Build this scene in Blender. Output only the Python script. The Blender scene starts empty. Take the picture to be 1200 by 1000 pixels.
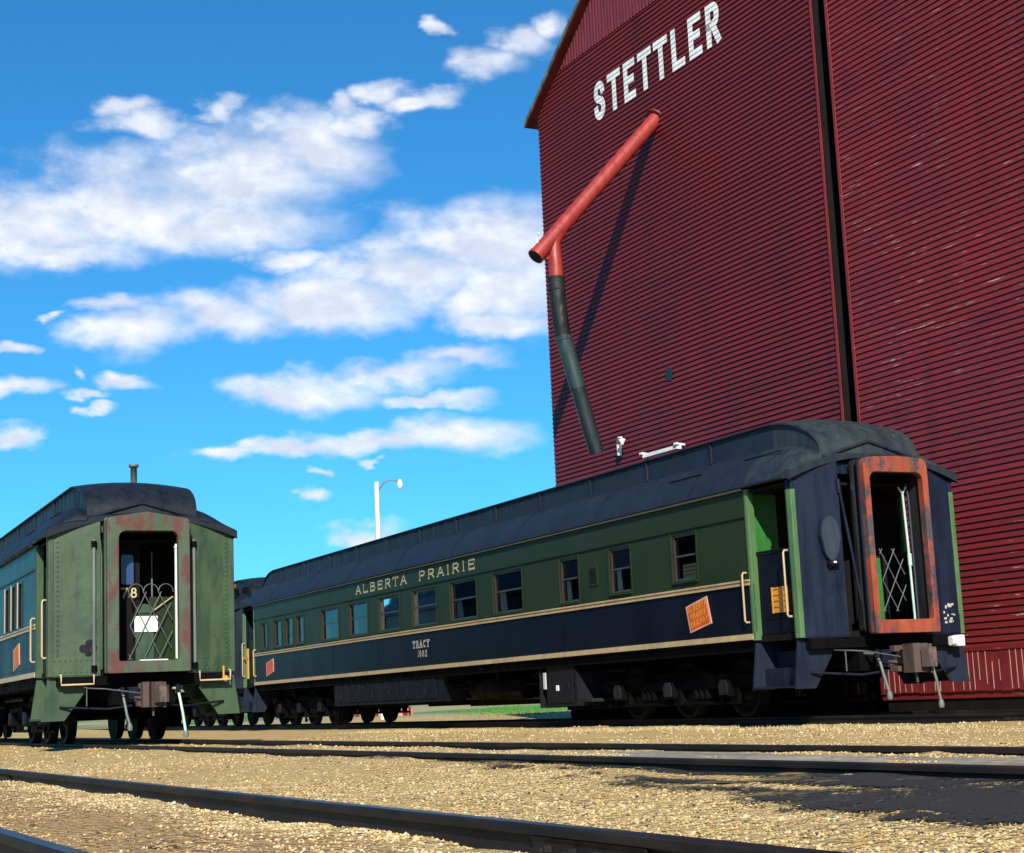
import bpy, bmesh, math, random
import numpy as np
from mathutils import Vector, Matrix
R = math.radians
random.seed(7)
rng = np.random.default_rng(7)
S = bpy.context.scene
COL = S.collection
PI = math.pi

# ------------------------------------------------------------------ camera
YAW, PITCH, ROLL = R(27.182), R(9.552), R(-2.566)
CAMZ = 0.603
F_ = Vector((-math.cos(YAW)*math.cos(PITCH), math.sin(YAW)*math.cos(PITCH), math.sin(PITCH)))
R0 = Vector((math.sin(YAW), math.cos(YAW), 0)); U0 = R0.cross(F_)
RV = math.cos(ROLL)*R0 + math.sin(ROLL)*U0
UV = -math.sin(ROLL)*R0 + math.cos(ROLL)*U0
cd = bpy.data.cameras.new('camera'); cam = bpy.data.objects.new('camera', cd); COL.objects.link(cam)
cam.matrix_world = Matrix(((RV.x, UV.x, -F_.x, 0), (RV.y, UV.y, -F_.y, 0), (RV.z, UV.z, -F_.z, CAMZ), (0, 0, 0, 1)))
cd.sensor_width = 36; cd.sensor_fit = 'HORIZONTAL'; cd.lens = 1899.87/1200*36
cd.clip_start = .05; cd.clip_end = 3000
S.camera = cam
def pdir(u, v):
    d = F_ + RV*((u-600)/1899.87) + UV*((500-v)/1899.87)
    return d.normalized()

# ------------------------------------------------------------------ light and exposure
SUN = Vector((.78, -.33, .53)).normalized()
sl = bpy.data.lights.new('sun', 'SUN'); so = bpy.data.objects.new('sun', sl); COL.objects.link(so)
sl.energy = 5.0; sl.angle = R(.5); sl.color = (1, .93, .82)
so.rotation_euler = SUN.to_track_quat('Z', 'Y').to_euler()
S.view_settings.view_transform = 'Standard'; S.view_settings.look = 'None'
S.view_settings.exposure = .50; S.view_settings.gamma = 1

W = bpy.data.worlds.new('World'); S.world = W; W.use_nodes = True
nt = W.node_tree; nt.nodes.clear()
def N(t, **k):
    n = nt.nodes.new(t)
    for a, b in k.items(): setattr(n, a, b)
    return n
def lk(a, b): nt.links.new(a, b)
sky = N('ShaderNodeTexSky', sky_type='NISHITA', sun_disc=False, sun_elevation=math.asin(SUN.z),
        sun_rotation=math.atan2(SUN.x, SUN.y), air_density=1.0, dust_density=.3, ozone_density=3.0)
mulc = N('ShaderNodeMix', data_type='RGBA', blend_type='MULTIPLY'); mulc.inputs[0].default_value = 1
mulc.inputs[7].default_value = (.22, .79, 1.12, 1)
lk(sky.outputs[0], mulc.inputs[6])
# clouds: ellipses in azimuth / elevation, broken up by noise
tc = N('ShaderNodeTexCoord'); sp = N('ShaderNodeSeparateXYZ'); lk(tc.outputs['Generated'], sp.inputs[0])
def M(op, a, b=None, clamp=False):
    n = N('ShaderNodeMath', operation=op, use_clamp=clamp)
    for i, q in enumerate((a, b)):
        if q is None: continue
        if isinstance(q, (int, float)): n.inputs[i].default_value = q
        else: lk(q, n.inputs[i])
    return n.outputs[0]
az = M('ARCTAN2', sp.outputs[1], M('MULTIPLY', sp.outputs[0], -1)); el = M('ARCSINE', sp.outputs[2])
cx = N('ShaderNodeCombineXYZ'); lk(az, cx.inputs[0]); lk(el, cx.inputs[1])
mp = N('ShaderNodeMapping'); mp.inputs['Scale'].default_value = (1, 1.7, 1); lk(cx.outputs[0], mp.inputs[0])
n1 = N('ShaderNodeTexNoise'); n1.inputs['Scale'].default_value = 16; n1.inputs['Detail'].default_value = 7; n1.inputs['Roughness'].default_value = .55
lk(mp.outputs[0], n1.inputs['Vector'])
n2 = N('ShaderNodeTexNoise'); n2.inputs['Scale'].default_value = 42; n2.inputs['Detail'].default_value = 6; n2.inputs['Roughness'].default_value = .52
lk(mp.outputs[0], n2.inputs['Vector'])
mo = N('ShaderNodeVectorMath', operation='ADD'); lk(mp.outputs[0], mo.inputs[0]); mo.inputs[1].default_value = (.004, .016, 0)
n3 = N('ShaderNodeTexNoise'); n3.inputs['Scale'].default_value = 16; n3.inputs['Detail'].default_value = 7; n3.inputs['Roughness'].default_value = .55
lk(mo.outputs[0], n3.inputs['Vector'])
# warp
wv = N('ShaderNodeVectorMath', operation='SUBTRACT'); lk(n1.outputs['Color'], wv.inputs[0]); wv.inputs[1].default_value = (.5, .5, .5)
ws = N('ShaderNodeVectorMath', operation='MULTIPLY'); lk(wv.outputs[0], ws.inputs[0]); ws.inputs[1].default_value = (.10, .040, 0)
wp = N('ShaderNodeVectorMath', operation='ADD'); lk(cx.outputs[0], wp.inputs[0]); lk(ws.outputs[0], wp.inputs[1])
BL = [(30,258,130,46),(160,238,140,60),(285,208,118,62),(370,178,85,46),(430,145,48,16),(250,268,150,32),(60,290,110,18),
 (140,122,46,14),(170,146,60,18),(256,128,30,14),(445,108,36,13),(400,122,26,18),(495,118,50,13),(560,80,58,20),(610,50,48,22),(645,32,28,16),(515,33,22,9),
 (575,285,118,56),(475,322,118,46),(385,355,130,34),(255,374,110,25),(150,390,66,26),(122,362,46,13),(600,335,80,60),(600,388,55,16),(340,306,60,12),
 (360,462,92,22),(450,440,80,18),(525,421,70,13),(500,465,66,10),(545,506,80,24),(450,519,105,15),(330,527,98,11),(275,528,48,8),
 (20,405,20,8),(75,433,14,7),(12,454,40,13),(150,447,46,10),(117,479,22,8),(35,510,34,13),(348,582,28,8),(425,626,58,14),(360,555,16,6),(430,548,10,7),(90,462,34,6),(60,375,12,6)]
mn = None
for (u, v, rx, ry) in BL:
    d = pdir(u, v); a = math.atan2(d.y, -d.x); e = math.asin(d.z)
    s = 1/1899.87
    sb = N('ShaderNodeVectorMath', operation='SUBTRACT'); lk(wp.outputs[0], sb.inputs[0]); sb.inputs[1].default_value = (a, e, 0)
    ml = N('ShaderNodeVectorMath', operation='MULTIPLY'); lk(sb.outputs[0], ml.inputs[0]); ml.inputs[1].default_value = (1/(rx*s), 1/(ry*s), 0)
    ln = N('ShaderNodeVectorMath', operation='LENGTH'); lk(ml.outputs[0], ln.inputs[0])
    mn = ln.outputs['Value'] if mn is None else M('MINIMUM', mn, ln.outputs['Value'])
dens = M('SUBTRACT', 1.12, mn)
dn = M('ADD', dens, M('MULTIPLY', M('SUBTRACT', n2.outputs[0], .5), .6))
dn = M('ADD', dn, M('MULTIPLY', M('SUBTRACT', n1.outputs[0], .5), 1.0))
mr = N('ShaderNodeMapRange', interpolation_type='SMOOTHSTEP'); lk(dn, mr.inputs[0]); mr.inputs[1].default_value = -.22; mr.inputs[2].default_value = .95
lit = N('ShaderNodeMapRange', interpolation_type='SMOOTHSTEP')
lk(M('ADD', M('MULTIPLY', n2.outputs[0], .3), M('ADD', M('MULTIPLY', M('SUBTRACT', n1.outputs[0], n3.outputs[0]), 1.7), M('ADD', M('MULTIPLY', dens, -.30), .70))), lit.inputs[0]); lit.inputs[1].default_value = .45; lit.inputs[2].default_value = .95
cc = N('ShaderNodeMix', data_type='RGBA'); lk(lit.outputs[0], cc.inputs[0]); cc.inputs[6].default_value = (5.6, 6.1, 7.2, 1); cc.inputs[7].default_value = (8.0, 8.15, 8.5, 1)
mx = N('ShaderNodeMix', data_type='RGBA'); lk(M('MULTIPLY', mr.outputs[0], .95), mx.inputs[0]); lk(mulc.outputs[2], mx.inputs[6]); lk(cc.outputs[2], mx.inputs[7])
bg = N('ShaderNodeBackground'); bg.inputs[1].default_value = .092; lk(mx.outputs[2], bg.inputs[0])
wo = N('ShaderNodeOutputWorld'); lk(bg.outputs[0], wo.inputs[0])
W.cycles.sampling_method = 'MANUAL'; W.cycles.sample_map_resolution = 512

# ------------------------------------------------------------------ materials
MATS = {}
class NT:
    """small node helper for one material"""
    def __init__(s, name):
        s.m = bpy.data.materials.new(name); s.m.use_nodes = True; s.t = s.m.node_tree
        s.b = s.t.nodes['Principled BSDF']; s.tc = s.t.nodes.new('ShaderNodeTexCoord')
    def n(s, t, **k):
        q = s.t.nodes.new(t)
        for a, b in k.items(): setattr(q, a, b)
        return q
    def l(s, a, b): s.t.links.new(a, b)
    def coord(s, scale=(1, 1, 1), out='Object'):
        mp = s.n('ShaderNodeMapping'); mp.inputs['Scale'].default_value = scale; s.l(s.tc.outputs[out], mp.inputs[0]); return mp.outputs[0]
    def noise(s, scale, detail=5, rough=.55, vec=None):
        q = s.n('ShaderNodeTexNoise'); q.inputs['Scale'].default_value = scale; q.inputs['Detail'].default_value = detail; q.inputs['Roughness'].default_value = rough
        s.l(vec if vec is not None else s.tc.outputs['Object'], q.inputs['Vector']); return q.outputs[0]
    def ramp(s, f, a, b, lo=0., hi=1.):
        q = s.n('ShaderNodeMapRange', interpolation_type='SMOOTHSTEP'); s.l(f, q.inputs[0])
        for i, x in zip((1, 2, 3, 4), (a, b, lo, hi)): q.inputs[i].default_value = x
        return q.outputs[0]
    def mix(s, f, a, b, mode='MIX'):
        q = s.n('ShaderNodeMix', data_type='RGBA', blend_type=mode)
        for i, x in ((0, f), (6, a), (7, b)):
            if isinstance(x, (int, float)): q.inputs[i].default_value = x
            elif isinstance(x, tuple): q.inputs[i].default_value = (*x, 1)
            else: s.l(x, q.inputs[i])
        return q.outputs[2]
    def math(s, op, a, b):
        q = s.n('ShaderNodeMath', operation=op)
        for i, x in enumerate((a, b)):
            if isinstance(x, (int, float)): q.inputs[i].default_value = x
            else: s.l(x, q.inputs[i])
        return q.outputs[0]
    def bump(s, h, dist, strength=1.):
        q = s.n('ShaderNodeBump'); q.inputs['Distance'].default_value = dist; q.inputs['Strength'].default_value = strength
        s.l(h, q.inputs['Height']); s.l(q.outputs[0], s.b.inputs['Normal'])
    def col(s, c): s.l(c, s.b.inputs['Base Color'])
    def rough(s, r):
        if isinstance(r, (int, float)): s.b.inputs['Roughness'].default_value = r
        else: s.l(r, s.b.inputs['Roughness'])

def paint(name, c, c2=None, rough=.4, wear=None, wear_amt=.62, metal=0., streak=.5, bump=.004, spec=.5):
    """painted / oxidised sheet: slow colour drift, vertical runs, chipped patches"""
    q = NT(name); c2 = c2 or tuple(x*.6 for x in c)
    big = q.noise(1.3, 4); run = q.noise(5, 5, .6, q.coord((1.6, 1.6, .22)))
    f = q.ramp(q.math('ADD', q.math('MULTIPLY', big, 1-streak), q.math('MULTIPLY', run, streak)), .36, .64)
    cc = q.mix(f, c2, c)
    fine = q.noise(38, 4, .7)
    if wear:
        wn = q.math('ADD', q.math('MULTIPLY', q.noise(3.4, 8, .66, q.coord((1.1, 1.1, .5))), .75), q.math('MULTIPLY', fine, .25))
        cc = q.mix(q.ramp(wn, wear_amt-.05, wear_amt+.03), cc, wear)
    q.col(cc); q.rough(q.ramp(run if streak > .3 else big, .3, .7, rough*(.75 if streak > .3 else .92), min(1, rough*(1.35 if streak > .3 else 1.1))))
    q.b.inputs['Metallic'].default_value = metal; q.b.inputs['Specular IOR Level'].default_value = spec
    q.bump(q.math('ADD', q.math('MULTIPLY', q.noise(2.2, 2), 1.6), q.math('MULTIPLY', fine, .08)), bump*3)
    MATS[name] = q.m; return q.m
def plain(name, c, rough=.6, metal=0.):
    return paint(name, c, tuple(x*.75 for x in c), rough, None, .6, metal, bump=.001)

paint('coach_green', (.019, .033, .0125), (.016, .028, .011), .42, bump=.001, streak=.15, spec=.12)
paint('teal_paint', (.014, .038, .038), (.011, .030, .031), .38, bump=.0012, streak=.15, spec=.18)
paint('coach_navy', (.0045, .006, .014), (.0036, .005, .011), .40, bump=.001, streak=.1, spec=.12)
paint('end_navy', (.007, .013, .032), (.0045, .008, .020), .5, (.022, .036, .056), .68, spec=.22)
paint('end_green', (.035, .069, .027), (.019, .043, .019), .55, (.015, .034, .018), .60)
paint('trim_green', (.070, .145, .052), (.042, .10, .035), .5, (.15, .20, .12), .69)
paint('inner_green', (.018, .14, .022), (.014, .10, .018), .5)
paint('roof_black', (.008, .012, .020), (.005, .008, .014), .55, (.022, .032, .038), .66, bump=.003, spec=0.25)
paint('roof_dusty', (.013, .020, .030), (.010, .014, .023), .55, (.021, .032, .035), .66, bump=.003, spec=0.25)
paint('hood_dusty', (.022, .034, .036), (.012, .018, .026), .6, (.040, .057, .046), .62, bump=.003, spec=0.3)
paint('rust_orange', (.31, .060, .022), (.17, .034, .018), .7, (.035, .032, .045), .565)
q = MATS['rust_orange']; t_ = q.node_tree; bs = t_.nodes['Principled BSDF']; old = bs.inputs['Base Color'].links[0].from_socket
tcn = t_.nodes.new('ShaderNodeTexCoord'); sx_ = t_.nodes.new('ShaderNodeSeparateXYZ'); t_.links.new(tcn.outputs['Object'], sx_.inputs[0])
rp = t_.nodes.new('ShaderNodeValToRGB'); t_.links.new(sx_.outputs[2], rp.inputs[0])
mpz = t_.nodes.new('ShaderNodeMapRange'); t_.links.new(sx_.outputs[2], mpz.inputs[0]); mpz.inputs[1].default_value = 1.1; mpz.inputs[2].default_value = 3.7; t_.links.new(mpz.outputs[0], rp.inputs[0])
rp.color_ramp.elements[0].color = (.28, .28, .28, 1); rp.color_ramp.elements[1].color = (0, 0, 0, 1)
for ps_, v_ in ((.12, .30), (.30, .44), (.60, .68), (.74, .40), (.84, .10)):
    e_ = rp.color_ramp.elements.new(ps_); e_.color = (v_, v_, v_, 1)
nz = t_.nodes.new('ShaderNodeTexNoise'); nz.inputs['Scale'].default_value = 6; nz.inputs['Detail'].default_value = 8; nz.inputs['Roughness'].default_value = .7; t_.links.new(tcn.outputs['Object'], nz.inputs['Vector'])
ad = t_.nodes.new('ShaderNodeMath'); ad.operation = 'ADD'; t_.links.new(rp.outputs[0], ad.inputs[0]); t_.links.new(nz.outputs[0], ad.inputs[1])
sm = t_.nodes.new('ShaderNodeMapRange'); sm.interpolation_type = 'SMOOTHSTEP'; t_.links.new(ad.outputs[0], sm.inputs[0]); sm.inputs[1].default_value = .98; sm.inputs[2].default_value = 1.16
mm = t_.nodes.new('ShaderNodeMix'); mm.data_type = 'RGBA'; t_.links.new(sm.outputs[0], mm.inputs[0]); t_.links.new(old, mm.inputs[6]); mm.inputs[7].default_value = (.05, .045, .055, 1); t_.links.new(mm.outputs[2], bs.inputs['Base Color'])
paint('rust_green', (.060, .092, .052), (.034, .058, .036), .65, (.085, .030, .022), .525)
paint('rust_brown', (.085, .05, .04), (.04, .028, .026), .8, (.14, .09, .07), .6)
paint('step_navy', (.011, .017, .034), (.007, .010, .022), .55, (.03, .042, .058), .68, spec=.22)
paint('paddle_blue', (.020, .032, .052), (.014, .022, .038), .5)
paint('under_black', (.004, .004, .005), (.0025, .0025, .003), .75, (.012, .011, .011), .70, spec=0.05)
paint('under_navy', (.008, .010, .018), (.005, .007, .013), .6, (.018, .02, .028), .68, spec=0.12)
paint('box_grey', (.010, .010, .013), (.007, .007, .009), .6, (.05, .048, .05), .68, spec=0.15)
paint('wheel_steel', (.006, .0055, .0055), (.004, .0035, .0035), .6, (.015, .013, .012), .68, spec=0.1)
paint('journal_grey', (.020, .022, .025), (.009, .010, .012), .8, (.07, .07, .07), .62, spec=.1)
plain('rubber', (.006, .006, .007), .7)
plain('cream', (.48, .36, .19), .45)
plain('tan', (.30, .19, .09), .5)
plain('eave_tan', (.18, .16, .12), .5)
plain('yellow_paint', (.58, .30, .045), .45)
plain('amber', (.85, .30, .02), .5)
plain('letter_cream', (.50, .42, .22), .5)
plain('letter_grey', (.42, .38, .33), .5)
plain('white_paint', (.86, .87, .85), .5)
plain('pipe_grey', (.13, .155, .14), .45)
plain('lever_grey', (.075, .085, .085), .5)
plain('pipe_pale', (.45, .62, .52), .4)
plain('pipe_white', (.62, .64, .60), .4)
plain('lattice_steel', (.11, .125, .125), .5, .2)
plain('emblem_red', (.66, .085, .018), .45)
plain('emblem_border', (.70, .34, .25), .5)
plain('emblem_yellow', (.72, .36, .04), .5)
plain('wood_jamb', (.020, .008, .007), .6)
plain('post_pale', (.42, .33, .25), .6)
plain('sash', (.045, .06, .05), .5)
plain('curtain', (.78, .76, .68), .9)
plain('blind_navy', (.03, .042, .085), .8)
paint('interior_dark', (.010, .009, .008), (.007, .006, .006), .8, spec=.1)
plain('red_lens', (.5, .02, .015), .3)
plain('window_blue', (.03, .06, .16), .3)
paint('spout_red', (.31, .030, .021), (.23, .022, .018), .45, (.2, .03, .025), .68)
paint('sleeve_black', (.012, .016, .017), (.006, .008, .009), .5, (.06, .065, .065), .64, bump=.012, spec=0.3)
paint('hose_teal', (.020, .045, .050), (.013, .030, .036), .4)
paint('hose_dark', (.012, .019, .026), (.008, .013, .018), .4)
paint('fascia_wood', (.13, .115, .085), (.05, .045, .035), .85, (.20, .16, .11), .58)
paint('concrete', (.34, .32, .29), (.24, .225, .2), .9)
paint('pole_white', (.70, .70, .66), (.55, .55, .5), .6)
paint('plank', (.33, .285, .20), (.19, .16, .12), .85, (.05, .05, .05), .62)

q = NT('glass'); q.t.nodes.remove(q.b)
fr = q.n('ShaderNodeFresnel'); fr.inputs[0].default_value = 1.55
gl = q.n('ShaderNodeBsdfGlossy'); gl.inputs['Roughness'].default_value = .03; gl.inputs['Color'].default_value = (.85, .9, .95, 1)
tr = q.n('ShaderNodeBsdfTransparent'); tr.inputs[0].default_value = (.93, .95, .96, 1)
ms = q.n('ShaderNodeMixShader'); q.l(fr.outputs[0], ms.inputs[0]); q.l(tr.outputs[0], ms.inputs[1]); q.l(gl.outputs[0], ms.inputs[2])
q.l(ms.outputs[0], q.t.nodes['Material Output'].inputs[0]); MATS['glass'] = q.m

E_BOARD = .108
def siding_mat(name, worn, dk=1.):
    q = NT(name); sx = q.n('ShaderNodeSeparateXYZ'); q.l(q.tc.outputs['Object'], sx.inputs[0])
    k = q.math('FLOOR', q.math('DIVIDE', sx.outputs[2], E_BOARD), 0)
    seg = q.math('FLOOR', q.math('ADD', q.math('MULTIPLY', sx.outputs[0], .24), q.math('MULTIPLY', k, .37)), 0)
    cb = q.n('ShaderNodeCombineXYZ'); q.l(k, cb.inputs[0]); q.l(seg, cb.inputs[1])
    wn = q.n('ShaderNodeTexWhiteNoise', noise_dimensions='2D'); q.l(cb.outputs[0], wn.inputs['Vector'])
    base = q.mix(wn.outputs['Value'], (.125*dk, .0135*dk, .0165*dk), (.165*dk, .018*dk, .021*dk))
    big = q.noise(.35, 4, .6)
    base = q.mix(q.ramp(big, .35, .7), base, (.19*dk, .016*dk, .015*dk))
    smear = q.noise(.9, 6, .65, q.coord((.5, 1, 2.2)))
    base = q.mix(q.ramp(smear, .6, .75), base, (.105*dk, .012*dk, .020*dk))
    vs_ = q.noise(1.1, 6, .65, q.coord((1.6, 1, .10)))
    base = q.mix(q.ramp(vs_, .52, .72, 0, .55), base, (.085*dk, .012*dk, .017*dk))
    # flaked paint, long along the boards
    fl = q.noise(2.3, 8, .72, q.coord((.55, 1, 7.0))); fb = q.noise(.5, 3, .5, q.coord((1, 1, .7)))
    fm = q.math('MULTIPLY', q.ramp(fl, worn, worn+.05), q.ramp(fb, .42, .56))
    base = q.mix(fm, base, (.42, .25, .23))
    q.col(base); q.rough(.5)
    grain = q.noise(30, 4, .6, q.coord((.12, 1, 1)))
    q.bump(grain, .004); MATS[name] = q.m
siding_mat('siding_clean', .72, .82); siding_mat('siding_worn', .595)
q = NT('tin_red'); q.col(q.mix(q.ramp(q.noise(7, 5, .6, q.coord((2, 1, .15))), .35, .7), (.11, .012, .015), (.155, .023, .027))); q.rough(.4); MATS['tin_red'] = q.m
q = NT('skirt_red'); f = q.noise(6, 6, .7, q.coord((2.6, 1, .12)))
q.col(q.mix(q.ramp(f, .57, .66), q.mix(q.ramp(q.noise(3, 4), .35, .7), (.19, .014, .018), (.13, .011, .02)), (.24, .05, .045))); q.rough(.6); MATS['skirt_red'] = q.m
plain('skirt_edge', (.55, .30, .24), .7)
paint('corner_red', (.25, .018, .017), (.2, .015, .016), .5)

q = NT('rail_steel')
q.col(q.mix(q.ramp(q.noise(6, 5, .6, q.coord((.3, 1, 1))), .4, .65), (.008, .0075, .008), (.022, .016, .014))); q.rough(.62); q.b.inputs['Specular IOR Level'].default_value = .2
q.bump(q.noise(60, 3), .003); MATS['rail_steel'] = q.m
q = NT('rail_top'); q.col(q.mix(q.ramp(q.noise(5, 4, .6, q.coord((.15, 1, 1))), .4, .65), (.03, .036, .05), (.055, .062, .078))); q.rough(.38); q.b.inputs['Metallic'].default_value = .8; MATS['rail_top'] = q.m

def ground_mat(name, c1, c2, c3, dark):
    q = NT(name)
    vo = q.n('ShaderNodeTexVoronoi'); vo.inputs['Scale'].default_value = 30; q.l(q.tc.outputs['Object'], vo.inputs['Vector'])
    vs = q.n('ShaderNodeTexVoronoi'); vs.inputs['Scale'].default_value = 75; q.l(q.tc.outputs['Object'], vs.inputs['Vector'])
    rnd = q.n('ShaderNodeSeparateColor'); q.l(vo.outputs['Color'], rnd.inputs[0])
    big = q.noise(.55, 5, .6); med = q.noise(3.2, 5, .6)
    base = q.mix(q.ramp(big, .36, .64), c1, c2)
    base = q.mix(q.ramp(med, .5, .72, 0, .7), base, c3)
    sy = q.n('ShaderNodeSeparateXYZ'); q.l(q.tc.outputs['Object'], sy.inputs[0])
    dirt = q.math('MULTIPLY', q.ramp(q.math('ADD', q.math('ABSOLUTE', q.math('SUBTRACT', sy.outputs[1], 1.75), 0), q.math('MULTIPLY', med, .5)), .95, .55), .85)
    base = q.mix(dirt, base, (.40, .225, .085))
    base = q.mix(q.math('MULTIPLY', rnd.outputs[0], .5), base, q.mix(rnd.outputs[1], dark, (.62, .50, .31)))
    q.col(base); q.rough(.95); q.b.inputs['Specular IOR Level'].default_value = .2
    h = q.math('ADD', q.math('MULTIPLY', vo.outputs['Distance'], -.7), q.math('MULTIPLY', vs.outputs['Distance'], -.3))
    h = q.math('ADD', h, q.math('MULTIPLY', q.noise(7, 6, .7), .5))
    q.bump(h, .05); MATS[name] = q.m
ground_mat('gravel', (.64, .45, .175), (.55, .36, .13), (.65, .48, .215), (.22, .145, .06))
q = NT('asphalt'); a_ = q.ramp(q.noise(2.2, 7, .68), .56, .66)
q.col(q.mix(a_, q.mix(q.noise(45, 4, .7), (.013, .013, .015), (.060, .057, .052)), (.30, .21, .095))); q.rough(.85); q.b.inputs['Specular IOR Level'].default_value = .2; q.bump(q.noise(55, 4, .7), .02); MATS['asphalt'] = q.m
cv = q.n('ShaderNodeAttribute', attribute_name='cover'); tr = q.n('ShaderNodeBsdfTransparent'); ms = q.n('ShaderNodeMixShader')
q.l(q.ramp(q.math('ADD', cv.outputs['Fac'], q.math('MULTIPLY', q.math('SUBTRACT', q.noise(34, 3, .7), .5), 4.2)), -.1, .55), ms.inputs[0]); q.l(tr.outputs[0], ms.inputs[1]); q.l(q.b.outputs[0], ms.inputs[2]); q.l(ms.outputs[0], q.t.nodes['Material Output'].inputs[0])
q = NT('stone'); at = q.n('ShaderNodeAttribute', attribute_name='tint'); q.col(at.outputs[0]); q.rough(.9); q.b.inputs['Specular IOR Level'].default_value = .25; MATS['stone'] = q.m
q = NT('blades'); at = q.n('ShaderNodeAttribute', attribute_name='tint'); q.col(at.outputs[0]); q.rough(.8); MATS['blades'] = q.m
q = NT('far_field'); q.col(q.mix(q.ramp(q.noise(.06, 5, .6), .42, .56), (.33, .26, .12), (.06, .17, .03))); q.rough(.95); MATS['far_field'] = q.m

# ------------------------------------------------------------------ mesh helpers
class MB:
    def __init__(s): s.v = []; s.f = []; s.m = []; s.sm = []; s.names = []
    def mat(s, name):
        if name not in s.names: s.names.append(name)
        return s.names.index(name)
    def add(s, vs, fs, mat, smooth=False):
        o = len(s.v); s.v += [tuple(p) for p in vs]; k = s.mat(mat)
        for f in fs: s.f.append([i+o for i in f]); s.m.append(k); s.sm.append(smooth)
        return s
    def box(s, x0, x1, y0, y1, z0, z1, mat):
        vs = [(x, y, z) for x in (x0, x1) for y in (y0, y1) for z in (z0, z1)]
        return s.add(vs, [(0, 1, 3, 2), (4, 6, 7, 5), (0, 4, 5, 1), (2, 3, 7, 6), (0, 2, 6, 4), (1, 5, 7, 3)], mat)
    def prism(s, pts, axis, a, b, mat, smooth=False):
        """polygon pts (2-D) extruded along axis from a to b"""
        def P(p, t): return {'x': (t, p[0], p[1]), 'y': (p[0], t, p[1]), 'z': (p[0], p[1], t)}[axis]
        n = len(pts); vs = [P(p, a) for p in pts] + [P(p, b) for p in pts]
        s.add(vs, [tuple(range(n))[::-1], tuple(range(n, 2*n))], mat)
        return s.add(vs, [(i, (i+1) % n, n+(i+1) % n, n+i) for i in range(n)], mat, smooth)
    def ring(s, outer, inner, axis, a, b, mat):
        def P(p, t): return {'x': (t, p[0], p[1]), 'y': (p[0], t, p[1])}[axis]
        n = len(outer); vs = [P(p, t) for t in (a, b) for L in (outer, inner) for p in L]; fs = []
        for i in range(n):
            j = (i+1) % n
            fs += [(i, j, n+j, n+i), (2*n+i, 3*n+i, 3*n+j, 2*n+j), (i, 2*n+i, 2*n+j, j), (n+i, n+j, 3*n+j, 3*n+i)]
        return s.add(vs, fs, mat)
    def tube(s, path, r, mat, n=8, r2=None, cap=True):
        path = [Vector(p) for p in path]; rs = [r]*len(path) if r2 is None else [r+(r2-r)*i/(len(path)-1) for i in range(len(path))]
        vs = []; fs = []; up = None
        for i, p in enumerate(path):
            d = (path[min(i+1, len(path)-1)]-path[max(i-1, 0)]).normalized()
            if up is None: up = Vector((0, 0, 1)) if abs(d.z) < .9 else Vector((1, 0, 0))
            a = d.cross(up).normalized(); b = a.cross(d).normalized(); up = b
            for k in range(n):
                t = 2*PI*k/n; vs.append(p + a*math.cos(t)*rs[i] + b*math.sin(t)*rs[i])
        for i in range(len(path)-1):
            for k in range(n): fs.append((i*n+k, i*n+(k+1) % n, (i+1)*n+(k+1) % n, (i+1)*n+k))
        s.add(vs, fs, mat, True)
        if cap: s.add(vs[:n], [tuple(range(n))], mat); s.add(vs[-n:], [tuple(range(n))], mat)
        return s
    def lathe(s, prof, c, axis, mat, n=16, smooth=True):
        """prof = [(t, r)], t along axis through c"""
        vs = []; fs = []; m = len(prof)
        for (t, r) in prof:
            for k in range(n):
                a = 2*PI*k/n; u, w = r*math.cos(a), r*math.sin(a)
                vs.append({'x': (c[0]+t, c[1]+u, c[2]+w), 'y': (c[0]+u, c[1]+t, c[2]+w), 'z': (c[0]+u, c[1]+w, c[2]+t)}[axis])
        for i in range(m-1):
            for k in range(n): fs.append((i*n+k, i*n+(k+1) % n, (i+1)*n+(k+1) % n, (i+1)*n+k))
        s.add(vs, fs, mat, smooth)
        s.add(vs[:n], [tuple(range(n))], mat); s.add(vs[-n:], [tuple(range(n))], mat); return s
    def rivets(s, pts, nrm, mat, r=.014):
        nrm = Vector(nrm); a = nrm.orthogonal().normalized(); b = nrm.cross(a)
        for p in pts:
            p = Vector(p); vs = [p+(a*math.cos(t)+b*math.sin(t))*r for t in (0, PI/3, 2*PI/3, PI, 4*PI/3, 5*PI/3)]
            vs += [p+nrm*r*.6+(a*math.cos(t)+b*math.sin(t))*r*.5 for t in (0, PI/3, 2*PI/3, PI, 4*PI/3, 5*PI/3)]
            s.add(vs, [(i, (i+1) % 6, 6+(i+1) % 6, 6+i) for i in range(6)]+[(6, 7, 8, 9, 10, 11)], mat, True)
    def flip(s, f):
        s.v = [f(p) for p in s.v]; s.f = [q[::-1] for q in s.f]; return s
    def build(s, name, parent=None, bevel=0.):
        me = bpy.data.meshes.new(name); me.from_pydata(s.v, [], s.f); me.update()
        for k in s.names: me.materials.append(MATS[k])
        me.polygons.foreach_set('material_index', s.m); me.polygons.foreach_set('use_smooth', s.sm)
        bm = bmesh.new(); bm.from_mesh(me); bmesh.ops.recalc_face_normals(bm, faces=bm.faces); bm.to_mesh(me); bm.free()
        o = bpy.data.objects.new(name, me); COL.objects.link(o)
        if parent: o.parent = parent
        if bevel:
            b = o.modifiers.new('bevel', 'BEVEL'); b.width = bevel; b.segments = 2; b.limit_method = 'ANGLE'; b.angle_limit = R(40)
        return o
def thing(name, label, cat, loc=(0, 0, 0), rz=0, group=None):
    o = bpy.data.objects.new(name, None); COL.objects.link(o); o.location = loc; o.rotation_euler = (0, 0, rz); o.empty_display_size = .3
    return tag(o, label, cat, group)
def tag(o, label, cat, group=None):
    o['label'] = label; o['category'] = cat
    if group: o['group'] = group
    return o
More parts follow.
